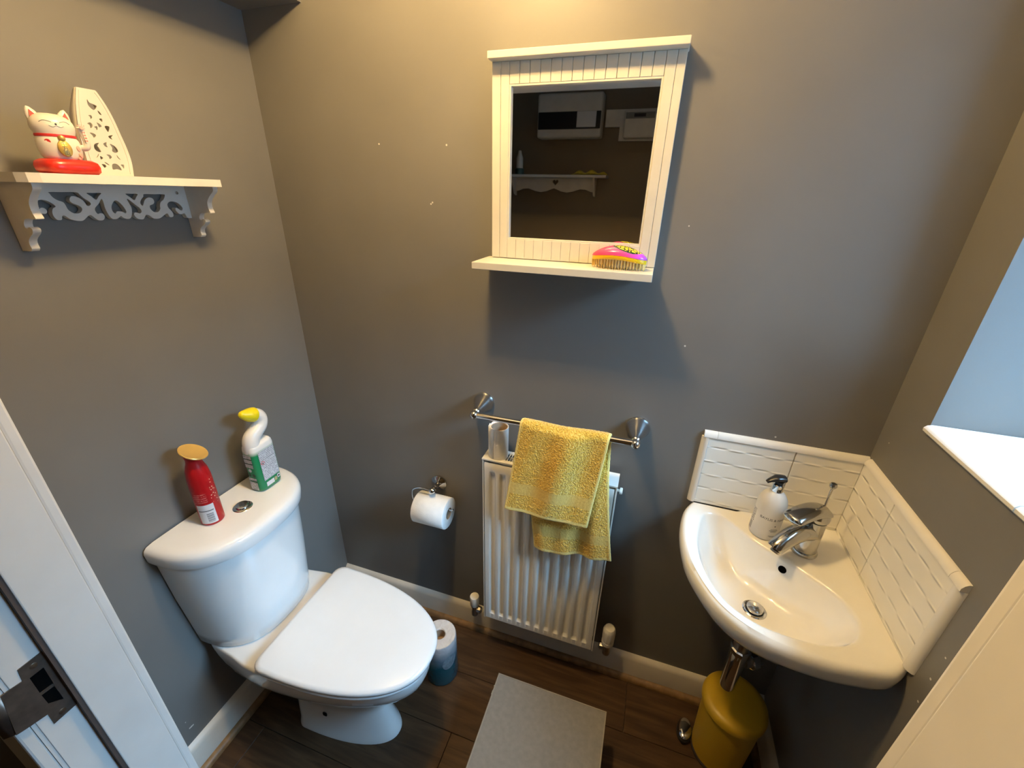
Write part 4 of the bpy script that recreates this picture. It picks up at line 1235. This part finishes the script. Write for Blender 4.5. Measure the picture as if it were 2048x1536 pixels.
for yy, ww in ((gy1-0.054, 0.014), (gy1-0.034, 0.005)):
    box('clasp', (gx0-0.0045, yy-ww/2, GZB-0.05), (gx0+0.0022, yy+ww/2, GZB-0.012), chrome, gbx, bev=0.001)

# ================================================================== WALL MIRROR
MX0, MX1, MZ0, MZ1, MY = 0.683, 1.081, 1.449, 1.854, -0.024
GX0, GX1, GZ0_, GZ1_ = 0.7235, 1.043, 1.494, 1.813
mir = thing('wall_mirror', ((MX0+MX1)/2, 0, MZ0), 'cream tongue-and-groove framed mirror with a shelf on the back wall', 'mirror')
box('backing', (MX0+0.004, -0.012, MZ0), (MX1-0.004, -0.0005, MZ1), groove_dark, mir)
gls = box('mirror_glass', (GX0-0.004, -0.0155, GZ0_-0.004), (GX1+0.004, -0.0125, GZ1_+0.004), mirror_mat, mir)
# boards of the top and bottom rails
nb = 14
for i in range(nb):
    xa = GX0+(GX1-GX0)*i/nb; xb = GX0+(GX1-GX0)*(i+1)/nb
    box('top_board', (xa+0.0004, MY, GZ1_), (xb-0.0004, -0.0125, MZ1), cream_board, mir, bev=0.0007, seg=1)
    box('bottom_board', (xa+0.0002, MY, MZ0), (xb-0.0002, -0.0125, GZ0_), cream_board, mir, bev=0.0005, seg=1)
for xa, xb in ((MX0, MX0+0.0205), (MX0+0.0205, GX0), (GX1, GX1+0.0205), (GX1+0.0205, MX1)):
    box('stile_board', (xa+0.0003, MY, MZ0), (xb-0.0003, -0.012 if xa in (MX0, GX1+0.0205) else -0.0125, MZ1), cream_board, mir, bev=0.0007, seg=1)
for xa, xb in ((MX0, MX0+0.004), (MX1-0.004, MX1)):
    box('side_lath', (xa, -0.0118, MZ0), (xb, -0.0005, MZ1), cream_board, mir)
# inner lip around the glass
lip = 0.0035
boxes('inner_lip', [((GX0, MY+0.001, GZ0_), (GX0+lip, -0.0157, GZ1_)), ((GX1-lip, MY+0.001, GZ0_), (GX1, -0.0157, GZ1_)), ((GX0+lip, MY+0.001, GZ1_-lip), (GX1-lip, -0.0157, GZ1_)), ((GX0+lip, MY+0.001, GZ0_), (GX1-lip, -0.0157, GZ0_+lip))], cream_board, mir)
capp = [(-0.0005, MZ1+0.0002), (-0.050, MZ1+0.0002), (-0.050, MZ1+0.0125), (-0.0005, MZ1+0.0125)]
box('top_cap', (MX0-0.0005, -0.052, MZ1+0.0002), (MX1+0.002, -0.0005, MZ1+0.0135), cream_board, mir, bev=0.0012)
SHZ = 1.4475
box('mirror_shelf', (MX0-0.016, -0.118, SHZ-0.0165), (MX1-0.001, -0.0005, SHZ), cream_board, mir, bev=0.0012)

# ---------------------------------------------------------------- hair brush on the mirror shelf
HX_, HY_, HZ_ = 1.003, -0.066, SHZ
brush = thing('hair_brush', (HX_, HY_, HZ_), 'pink and yellow palm hair brush on the mirror shelf', 'hair brush')
ROTB = radians(-10)
def bp(x, y, z):
    return Vector((HX_+x*cos(ROTB)-y*sin(ROTB), HY_+x*sin(ROTB)+y*cos(ROTB), HZ_+z))
LB_ = 0.0615
def b_w(s): return 0.030*max(0.0, 1-abs(s)**2.6)**0.5*(1-0.12*s)
def b_lo(s): return 0.0205-0.005*s*s*0.8+0.002*cos(s*2.2)-0.0012*s
def b_mid(s): return b_lo(s)+0.0090
def b_hi(s): return b_mid(s)+0.0185*max(0.0, 1-abs(s)**2.4)**0.55*(1-0.12*s*(1 if s > 0 else -1))
ss = [-0.999, -0.985, -0.95, -0.88, -0.78, -0.65, -0.5, -0.33, -0.16, 0, 0.16, 0.33, 0.5, 0.65, 0.78, 0.88, 0.95, 0.985, 0.999]
rings_ = []
for s in ss:
    w_, lo_z, hi_z = b_w(s), b_mid(s), b_hi(s)
    rings_.append([bp(s*LB_, w_*cos(t), lo_z+(hi_z-lo_z)*max(0, sin(t))**0.8) for t in [pi*i/14 for i in range(15)]])
loft('brush_back', rings_, brush_mat, brush, ang=70)
rings_ = []
for s in ss:
    w_, lo_z, hi_z = b_w(s)*0.985, b_lo(s), b_mid(s)
    rings_.append([bp(s*LB_*0.99, w_*a, lo_z+(hi_z-lo_z-0.0002)*b) for a, b in ((-0.9, 0), (-0.98, 0.2), (-1, 0.5), (-1, 1), (-0.5, 1), (0.5, 1), (1, 1), (1, 0.5), (0.98, 0.2), (0.9, 0))])
loft('brush_base', rings_, brush_yellow, brush, ang=50)
V, Fc = [], []
for i in range(-9, 10):
    for j in range(-4, 5):
        s = i/9.6
        w_ = b_w(s)*0.84
        if abs(j)/4 > 1 or w_ < 0.006: continue
        x, y = s*LB_, w_*j/4
        z0 = b_lo(s)+0.001
        L = z0*(0.82 if (i+j) % 2 else 0.99)
        b = len(V)
        for k in range(4):
            V.append(bp(x+0.0008*cos(k*pi/2), y+0.0008*sin(k*pi/2), z0))
        for k in range(4):
            V.append(bp(x+0.0004*cos(k*pi/2), y+0.0004*sin(k*pi/2), max(0.0003, z0-L)))
        for k in range(4):
            Fc.append((b+k, b+(k+1) % 4, b+4+(k+1) % 4, b+4+k))
        Fc.append((b+4, b+5, b+6, b+7))
mesh('bristles', V, Fc, simple('bristle_plastic', (0.72, 0.50, 0.12), 0.3), brush, kind='stuff')

# ================================================================== FRETWORK WALL SHELF
SZT = 1.6115                # top of shelf board
SY0, SY1, SD = -0.609, -0.2675, 0.120
A_ = lambda x, y: (0+x/8.083, 330+y/8.083)
B_ = lambda x, y: (220+x/8.533, 340+y/8.533)
shelf = thing('fretwork_shelf', (0.0, (SY0+SY1)/2, 1.485), 'white wooden wall shelf with fretwork apron on the left wall', 'shelf')
ch = 0.022
outb = [(0.0005, SY0+0.0), (SD-ch, SY0), (SD-ch*0.3, SY0+ch*0.35), (SD, SY0+ch), (SD, SY1-0.003), (SD-0.003, SY1), (0.0005, SY1)]
plate('shelf_board', outb, [], shelf_white, lambda u, v, t: Vector((u, v, SZT-0.0145+t)), 0.0145, shelf)
FX = 0.014
def fm(pt):
    q = on(pt[0], pt[1], 0, FX); return (q.y, q.z)
zt = SZT-0.0147
fo = [A_(*q) for q in [(580, 590), (620, 570), (680, 563), (760, 580), (840, 620), (900, 672), (858, 700), (845, 760), (870, 830), (930, 885), (1000, 885), (1005, 828), (1050, 820), (1130, 870), (1250, 902), (1340, 900), (1400, 850), (1440, 815), (1480, 815), (1540, 860), (1600, 895), (1670, 890), (1695, 840), (1670, 790), (1620, 780), (1580, 790), (1540, 740), (1540, 690), (1600, 620), (1640, 545), (1672, 600), (1700, 700), (1760, 810), (1820, 870), (1890, 872), (1940, 838)]]
fo += [B_(*q) for q in [(190, 785), (240, 820), (300, 835), (350, 822), (373, 760), (370, 660), (340, 590), (288, 492), (345, 522), (430, 590), (510, 650), (540, 705), (515, 740), (470, 730), (430, 725), (410, 750), (430, 790), (490, 835), (570, 840), (600, 790), (625, 762), (680, 780), (740, 825), (830, 830), (890, 800), (950, 750), (985, 745), (1020, 800), (1070, 800), (1085, 770), (1060, 710), (1010, 660), (985, 620), (980, 580), (1010, 545), (1070, 535), (1150, 560), (1220, 620), (1240, 660), (1225, 690), (1190, 680), (1150, 650), (1120, 650), (1122, 690), (1170, 740), (1220, 755), (1270, 740), (1310, 800), (1340, 820), (1405, 820)]]
fo2 = [fm(p) for p in fo]
fo2 = [(p.x, p.y) for p in catmull([(a, b, 0) for a, b in fo2], 3)]
LBY = -0.5945
fo2 = [(LBY+0.002, fo2[0][1]-0.006)]+fo2+[(-0.2785, fo2[-1][1]), (-0.2785, zt), (LBY+0.002, zt)]
fo2 = fo2[::1]
fh = [
    [A_(*q) for q in [(790, 437), (1000, 438), (1230, 440), (1290, 480), (1360, 540), (1440, 590), (1470, 630), (1440, 660), (1400, 650), (1340, 570), (1250, 520), (1170, 503), (1130, 530), (1130, 580), (1180, 620), (1260, 650), (1310, 680), (1330, 720), (1300, 770), (1240, 785), (1170, 770), (1100, 720), (1060, 650), (1020, 600), (930, 570), (850, 520), (800, 460)]],
    [A_(*q) for q in [(1395, 452), (1515, 453), (1635, 455), (1600, 500), (1555, 562), (1480, 510)]],
    [B_(*q) for q in [(30, 600), (75, 525), (130, 530), (200, 590), (255, 660), (280, 715), (262, 740), (215, 712), (150, 705), (112, 715), (95, 742), (60, 725), (30, 670)]],
    [B_(*q) for q in [(260, 405), (365, 406), (470, 408), (450, 460), (415, 515), (350, 470)]],
    [B_(*q) for q in [(580, 412), (750, 414), (920, 415), (935, 450), (910, 510), (865, 550), (855, 620), (860, 660), (830, 710), (790, 722), (740, 710), (690, 660), (678, 620), (690, 600), (740, 580), (755, 540), (730, 490), (680, 470), (630, 480), (590, 520), (575, 570), (560, 610), (530, 590), (517, 550), (535, 500), (570, 450)]]]
fh2 = [sm2([fm(p) for p in h], 3) for h in fh]
fr_ = plate('fretwork_apron', fo2, fh2, shelf_white, lambda u, v, t: Vector((FX-t, u, v)), 0.012, shelf, label='carved scrollwork apron')
lobe = fm(A_(700, 742))
lathe('apron_curl', [(0.0052, 0), (0.0056, 0.001), (0.0056, 0.011), (0.0052, 0.012)], (FX-0.012, lobe[0], lobe[1]), shelf_white, shelf, ax=(1, 0, 0), seg=20)
nz_ = fm(B_(1135, 390))
lathe('apron_screw', [(0.0035, 0), (0.0035, 0.0008), (0.002, 0.0012)], (FX, nz_[0], nz_[1]), steel_dull, shelf, ax=(1, 0, 0), seg=12)
# brackets: one traced profile, used at both ends
BPY = -0.280
bpro = []
for q in [(1748, 300), (1755, 365), (1702, 440), (1662, 530), (1666, 610), (1690, 680), (1714, 735), (1660, 738), (1590, 728), (1545, 745), (1525, 790), (1532, 840), (1560, 858), (1590, 838), (1632, 868), (1622, 920), (1572, 968), (1546, 1010), (1548, 1060), (1566, 1110), (1552, 1142)]:
    p_ = on(*B_(*q), 1, BPY); bpro.append((p_.x, p_.z))
bpro = [(p.x, p.y) for p in catmull([(a, b, 0) for a, b in bpro], 3)]
bpro = [(0.0008, zt), (bpro[0][0], zt)]+bpro[1:]+[(0.0008, bpro[-1][1]-0.001)]
for yb_ in (LBY, BPY):
    br = plate('bracket', bpro, [], shelf_white, lambda u, v, t, yb=yb_: Vector((u, yb+t, v)), 0.0115, shelf, label='scrolled end bracket')

# ---------------------------------------------------------------- sail-shaped cut-out lantern on the shelf
PLX = 0.072
Z_ = lambda x, y: (50+x/7.3125, 160+y/7.3125)
def lm(pt):
    q = on(*Z_(*pt), 0, PLX); return (q.y, q.z)
lo_l = [(745, 100), (742, 330), (762, 560), (802, 800), (872, 1060), (950, 1300), (990, 1440)]
lo_r = [(1605, 1445), (1560, 1200), (1490, 1000), (1400, 800), (1300, 580), (1190, 380), (1060, 190), (1020, 150)]
lant = thing('cut_out_lantern', (PLX-0.02, -0.45, SZT), 'white curved panel lantern with leaf cut-outs behind the cat figurine', 'lantern')
left_e = [lm(p) for p in lo_l]; right_e = [lm(p) for p in lo_r]
left_e[-1] = (left_e[-1][0], SZT+0.0004); right_e[0] = (right_e[0][0], SZT+0.0004)
le = [(p.x, p.y) for p in catmull([(a, b, 0) for a, b in left_e], 4)]
re_ = [(p.x, p.y) for p in catmull([(a, b, 0) for a, b in right_e], 4)]
lh = [[(905, 280), (940, 330), (1000, 355), (1050, 385), (1010, 440), (950, 400), (915, 350)], [(1060, 445), (1100, 478), (1120, 515), (1085, 495)], [(925, 515), (965, 515), (980, 550), (960, 570), (950, 540)],
    [(1085, 570), (1125, 568), (1130, 612), (1108, 600)], [(910, 635), (950, 620), (985, 650), (985, 690), (960, 705), (945, 660)], [(1045, 620), (1100, 648), (1122, 680), (1085, 692), (1065, 655)], [(1010, 685), (1050, 675), (1062, 710), (1050, 735), (1035, 705)],
    [(1165, 680), (1200, 670), (1237, 690), (1220, 760), (1190, 730)], [(945, 770), (990, 775), (1040, 810), (1010, 845), (985, 810)], [(1220, 820), (1285, 808), (1262, 840), (1280, 872), (1240, 852)],
    [(1080, 920), (1060, 960), (1080, 990), (1115, 1050), (1070, 1050), (1020, 1010), (1010, 950), (1040, 925)], [(1145, 930), (1190, 910), (1190, 950), (1207, 982), (1170, 970)], [(1240, 935), (1300, 960), (1350, 1010), (1360, 1050), (1320, 1065), (1275, 1040), (1275, 990)],
    [(1078, 1075), (1072, 1115), (1045, 1138), (1062, 1105)], [(1098, 1110), (1145, 1140), (1112, 1162)], [(1190, 1090), (1240, 1095), (1270, 1130), (1240, 1155), (1225, 1120)], [(1340, 1095), (1370, 1135), (1400, 1167), (1358, 1142)],
    [(1120, 1230), (1170, 1235), (1190, 1265), (1165, 1285), (1140, 1255)], [(1160, 1195), (1210, 1220), (1237, 1247), (1188, 1228)], [(1280, 1230), (1330, 1225), (1380, 1260), (1415, 1320), (1350, 1305), (1290, 1310), (1275, 1275)], [(1400, 1240), (1445, 1240), (1447, 1295), (1425, 1270)]]
lh2 = [sm2([lm(p) for p in h], 3) for h in lh]
fpn = plate('front_panel', le+re_, lh2, lantern_white, lambda u, v, t: Vector((PLX-t, u, v)), 0.0018, lant, label='leaf-pierced front panel')
# raised border line
ins = []
cx_ = sum(p[0] for p in le+re_)/len(le+re_); cz_ = sum(p[1] for p in le+re_)/len(le+re_)
for pth_ in (le, re_):
    ptsb = [(PLX+0.0002, p[0]+(cx_-p[0])*0.16, p[1]+(cz_-p[1])*0.06) for p in pth_]
    tube('border_line', ptsb, 0.0007, lantern_white, lant, seg=6)
# curved sides running back to the wall side
def side_strip(edge, bulge):
    V, Fc = [], []
    n = len(edge)
    for i, (yy, zz) in enumerate(edge):
        k = sin(pi*min(1, i/(n-1)))
        V += [(PLX-0.0019, yy, zz), (PLX-0.0019-0.008-0.020*k, yy+bulge*(0.001+0.003*k), zz)]
    for i in range(n-1):
        Fc.append((2*i, 2*i+1, 2*i+3, 2*i+2))
    o = mesh('side_panel', V, Fc, lantern_white, lant, smooth=True)
    o.modifiers.new('t', 'SOLIDIFY').thickness = 0.0025
side_strip(le, 1)
side_strip(re_[::-1], -1)

# ---------------------------------------------------------------- beckoning cat figurine
b0 = on(*Z_(395, 1390), 0, 0.114); b1 = on(*Z_(1175, 1395), 0, 0.114)
CY = (b0.y+b1.y)/2+0.003
CXc = 0.086
hwb = (b1.y-b0.y)/2
cat = thing('lucky_cat_figurine', (CXc, CY, SZT), 'white beckoning cat figurine on a red base on the shelf', 'figurine')
def S_ring(hx, hy, z, p=4.0, n=40, cx=CXc, cy=CY):
    return [(cx+hx*(abs(cos(t))**(2/p))*(1 if cos(t) >= 0 else -1), cy+hy*(abs(sin(t))**(2/p))*(1 if sin(t) >= 0 else -1), SZT+z) for t in [2*pi*i/n for i in range(n)]]
loft('red_base', [S_ring(0.0245, hwb-0.004, 0.0003), S_ring(0.029, hwb, 0.004), S_ring(0.030, hwb+0.001, 0.012), S_ring(0.0285, hwb-0.001, 0.0185), S_ring(0.023, hwb-0.007, 0.0225), S_ring(0.012, hwb-0.02, 0.0232)], red_plastic, cat, ang=70)
FA = radians(-14)           # facing direction of the figure, from +x
fw2 = Vector((cos(FA), sin(FA), 0)); sd2 = Vector((-sin(FA), cos(FA), 0))   # sd2 points to photo right
CO = Vector((CXc+0.002, CY-0.003, SZT))
def cp(f, s, z): return CO+fw2*f+sd2*s+Vector((0, 0, z))
# body and head as one turned, slightly flattened figure
prof_c = [(0.012, 0.0205), (0.0205, 0.0215), (0.0235, 0.027), (0.0252, 0.036), (0.0258, 0.044), (0.0248, 0.051), (0.0228, 0.0555), (0.0222, 0.0575), (0.0232, 0.0605), (0.0252, 0.066), (0.0258, 0.072), (0.0243, 0.079), (0.0195, 0.0855), (0.0115, 0.0895), (0.0, 0.0908)]
rings_ = []
for r, h in prof_c:
    rings_.append([cp(0.86*r*cos(t), 1.10*r*sin(t), h) for t in [2*pi*i/36 for i in range(36)]])
loft('body', rings_, cat_white, cat, ang=80)
for s_ in (-1, 1):
    ear = []
    for k, (rr_, h) in enumerate(((0.0092, 0.078), (0.0085, 0.086), (0.0062, 0.0925), (0.0025, 0.0970), (0.0004, 0.0982))):
        ear.append([cp(-0.002+0.55*rr_*cos(t), s_*(0.0175+0.0012*k)+rr_*sin(t), h) for t in [2*pi*i/16 for i in range(16)]])
    e1 = loft('ear', ear, cat_white, cat, ang=70)
    mesh('inner_ear', [cp(0.0050, s_*0.0145, 0.0845), cp(0.0045, s_*0.0235, 0.0835), cp(0.0026, s_*0.0215, 0.0938)], [(0, 1, 2)], cat_red, e1)
# collar, bell, coin
rings_ = [[cp(0.86*r*cos(t), 1.10*r*sin(t), h) for t in [2*pi*i/36 for i in range(36)]] for r, h in ((0.0222, 0.0553), (0.0238, 0.0556), (0.0240, 0.0575), (0.0238, 0.0594), (0.0222, 0.0597))]
loft('collar', rings_, cat_red, cat, ang=60)
lathe('bell', [(0.0, -0.0048), (0.003, -0.004), (0.0046, -0.0015), (0.0048, 0.001), (0.0035, 0.0035), (0.0, 0.0048)], cp(0.0215, 0.001, 0.0535), gold, cat, seg=18)
tl = Vector((0, 0, 1))
ctr = cp(0.0232, 0.0005, 0.0385)
cn = (fw2+Vector((0, 0, 0.10))).normalized()
cu_ = sd2; cv_ = cn.cross(cu_)*1.0
if cv_.z < 0: cv_ = -cv_
rings_ = [[ctr+cu_*(0.0085*k*cos(t))+cv_*(0.0125*k*sin(t))+cn*h for t in [2*pi*i/28 for i in range(28)]] for k, h in ((0.9, -0.004), (1.0, -0.001), (1.0, 0.0008), (0.94, 0.0014))]
coin = loft('gold_coin', rings_, gold, cat, ang=50)
Vt, Ft = text_mesh_data('千万両', 0.0078)
# set the three characters one above the other
import_w = 0.0078
Vc = []
for v in Vt:
    k = min(2, max(0, int((v.x+1.5*import_w)/import_w)))
    Vc.append(ctr+cu_*((v.x+1.5*import_w-(k+0.5)*import_w)*1.0)+cv_*(v.y+0.0038-k*0.0070)+cn*0.0018)
if Ft:
    mesh('coin_characters', Vc, Ft, ink, coin)
# face
def face_curve(name, pts, r, m_):
    q = []
    for (s, z) in catmull([(a, b, 0) for a, b in pts], 5) if False else [(p.x, p.y) for p in catmull([(a, b, 0) for a, b in pts], 5)]:
        # project on the head surface
        rr_ = 0.02
        for (r0, h0), (r1, h1) in zip(prof_c[:-1], prof_c[1:]):
            if h0 <= z <= h1:
                rr_ = r0+(r1-r0)*(z-h0)/(h1-h0+1e-9)
        ff = 0.86*math.sqrt(max(0.0, rr_**2-(s/1.10)**2))
        q.append(cp(ff+0.0003, s, z))
    return tube(name, q, r, m_, cat, seg=6)
face_curve('closed_eye', [(-0.0185, 0.0755), (-0.0135, 0.0785), (-0.0075, 0.0775), (-0.0045, 0.0762)], 0.00035, ink_grey)
face_curve('closed_eye', [(0.0185, 0.0755), (0.0135, 0.0785), (0.0075, 0.0775), (0.0055, 0.0762)], 0.00035, ink_grey)
face_curve('mouth', [(-0.009, 0.0712), (-0.0045, 0.0692), (0.0, 0.0715), (0.0045, 0.0692), (0.009, 0.0712)], 0.0003, ink_grey)
lathe('nose', [(0.0014, 0), (0.0010, 0.0008), (0, 0.001)], cp(0.0222, 0, 0.0738), ink, cat, ax=fw2, seg=10)
lathe('chest_spot', [(0.0042, 0), (0.0040, 0.0006), (0.0, 0.0008)], cp(0.0165, -0.0165, 0.0475), cat_red, cat, ax=(fw2*0.8-sd2*0.55), seg=18)
for f_, s_, z_, rr_ in ((0.0155, 0.0200, 0.040, 0.0046), (0.0150, 0.0205, 0.030, 0.0038), (0.016, 0.0175, 0.0245, 0.0028)):
    lathe('leg_marking', [(rr_, -0.001), (rr_*0.95, 0.0004), (0.0, 0.0006)], cp(f_, s_, z_), cat_pink, cat, ax=(fw2*0.7+sd2*0.8), seg=14)
arm_p = catmull([cp(0.006, 0.026, 0.042), cp(0.010, 0.0325, 0.043), cp(0.011, 0.0350, 0.052), cp(0.011, 0.0335, 0.066), cp(0.012, 0.0325, 0.074)], 5)
na = len(arm_p)
arm = tube('raised_arm', arm_p, [0.0048+0.0016*max(0, (i/(na-1)-0.75)/0.25) if i < na-1 else 0.004 for i in range(na)], cat_white, cat, seg=18)
lathe('paw_pad', [(0.0030, 0), (0.0028, 0.0006), (0, 0.0008)], cp(0.0185, 0.0325, 0.0725), cat_pink, arm, ax=fw2, seg=14)
for a in (-0.0042, -0.0015, 0.0015, 0.0042):
    lathe('toe_pad', [(0.0009, 0), (0.0007, 0.0005)], cp(0.0172, 0.0325+a, 0.0772-abs(a)*0.35), cat_pink, arm, ax=fw2, seg=8)
mesh('arm_print', [cp(0.0166, 0.0325, 0.050), cp(0.0166, 0.0362, 0.050), cp(0.0166, 0.0350, 0.068), cp(0.0166, 0.0318, 0.068)], [(0, 1, 2, 3)], text_label_material('arm_print', (0.80, 0.70, 0.62), (0.62, 0.16, 0.12), 0.0042, 0.6, 900), arm)

# ================================================================== THINGS IN THE HALL (seen in the mirror)
cuu = thing('consumer_unit', (0.51, YB, 1.89), 'white consumer unit with dark window on the hallway wall', 'fuse box')
box('case', (0.330, YB+0.0005, 1.892), (0.694, YB+0.09, 2.107), hall_white, cuu, bev=0.012, seg=3)
box('dark_window', (0.336, YB+0.0895, 1.934), (0.688, YB+0.094, 2.018), black_plastic, cuu, bev=0.002)
box('paper_label', (0.557, YB+0.094, 1.942), (0.663, YB+0.0947, 2.017), label_white, cuu)
mb = thing('meter_board', (0.9, YB, 1.88), 'white meter board beside the consumer unit in the hallway', 'meter')
plate('board', [(0.706, 1.949), (0.787, 1.949), (0.787, 1.880), (1.20, 1.880), (1.20, 2.031), (0.706, 2.031)], [], hall_white, lambda u, v, t: Vector((u, YB+0.0005+t, v)), 0.02, mb)
box('meter_case', (0.815, YB+0.02, 1.886), (1.10, YB+0.10, 2.012), hall_white, mb, bev=0.008)
box('meter_window', (0.822, YB+0.0995, 1.975), (0.971, YB+0.103, 2.004), box_grey, mb)
box('meter_display', (0.865, YB+0.103, 1.982), (0.925, YB+0.104, 1.998), black_plastic, mb)
hs = thing('heart_shelf', (0.45, YB, 1.6), 'white wall shelf with heart cut-out in the hallway', 'shelf')
box('shelf_board', (0.150, YB+0.0005, 1.690), (0.752, YB+0.13, 1.704), hall_white, hs, bev=0.002)
ap = [(0.19, 1.6895), (0.673, 1.6895), (0.673, 1.615)]
def apron_z(t):
    ks = [(0.0, 1.633), (0.06, 1.629), (0.2, 1.617), (0.35, 1.611), (0.5, 1.616), (0.7, 1.630), (0.85, 1.628), (1.0, 1.616)]
    for (t0, z0), (t1, z1) in zip(ks[:-1], ks[1:]):
        if t0 <= t <= t1: return z0+(z1-z0)*(t-t0)/(t1-t0)
    return 1.616
for i in range(0, 41):
    u = 0.66-(0.66-0.203)*i/40
    ap.append((u, apron_z(abs((u-0.4315)/0.2285))))
ap.append((0.19, 1.615))
heart = []
for i in range(28):
    t = 2*pi*i/28
    heart.append((0.4405+0.0011*16*sin(t)**3, 1.667+0.0011*(13*cos(t)-5*cos(2*t)-2*cos(3*t)-cos(4*t))))
plate('apron', ap, [heart], hall_white, lambda u, v, t: Vector((u, YB+0.012+t, v)), 0.012, hs)
for xx in (0.178, 0.673):
    plate('bracket', [(0.0005, 1.6895), (0.10, 1.6895), (0.06, 1.64), (0.03, 1.60), (0.0005, 1.59)], [], hall_white, lambda u, v, t, x0=xx: Vector((x0+t, YB+u, v)), 0.012, hs)
yc = []
for s in [i/10 for i in range(-10, 11)]:
    r = 0.014*max(0.05, (1-abs(s)**3))**0.5
    yc.append([(0.645+0.105*s, YB+0.07+0.045*max(0.1, 1-abs(s)**3)*cos(t), 1.7045+max(0, r*(1+sin(t))*(0.7+0.3*sin(s*9)))) for t in [2*pi*i/14 for i in range(14)]])
loft('folded_cloth', yc, hall_yellow, None, ang=80, label='crumpled yellow cloth lying on the hallway shelf', category='cloth')
hbt = thing('spray_bottle', (0.222, YB+0.06, 1.7042), 'pale bottle on a dark base standing on the hallway shelf', 'bottle')
lathe('bottle_body', [(0.026, 0), (0.027, 0.004), (0.027, 0.03), (0.022, 0.035)], (0.222, YB+0.06, 1.7042), hall_green, hbt)
lathe('bottle_neck', [(0.020, 0.035), (0.020, 0.09), (0.012, 0.11), (0.009, 0.128), (0.0, 0.13)], (0.222, YB+0.06, 1.7042), hall_white, hbt)
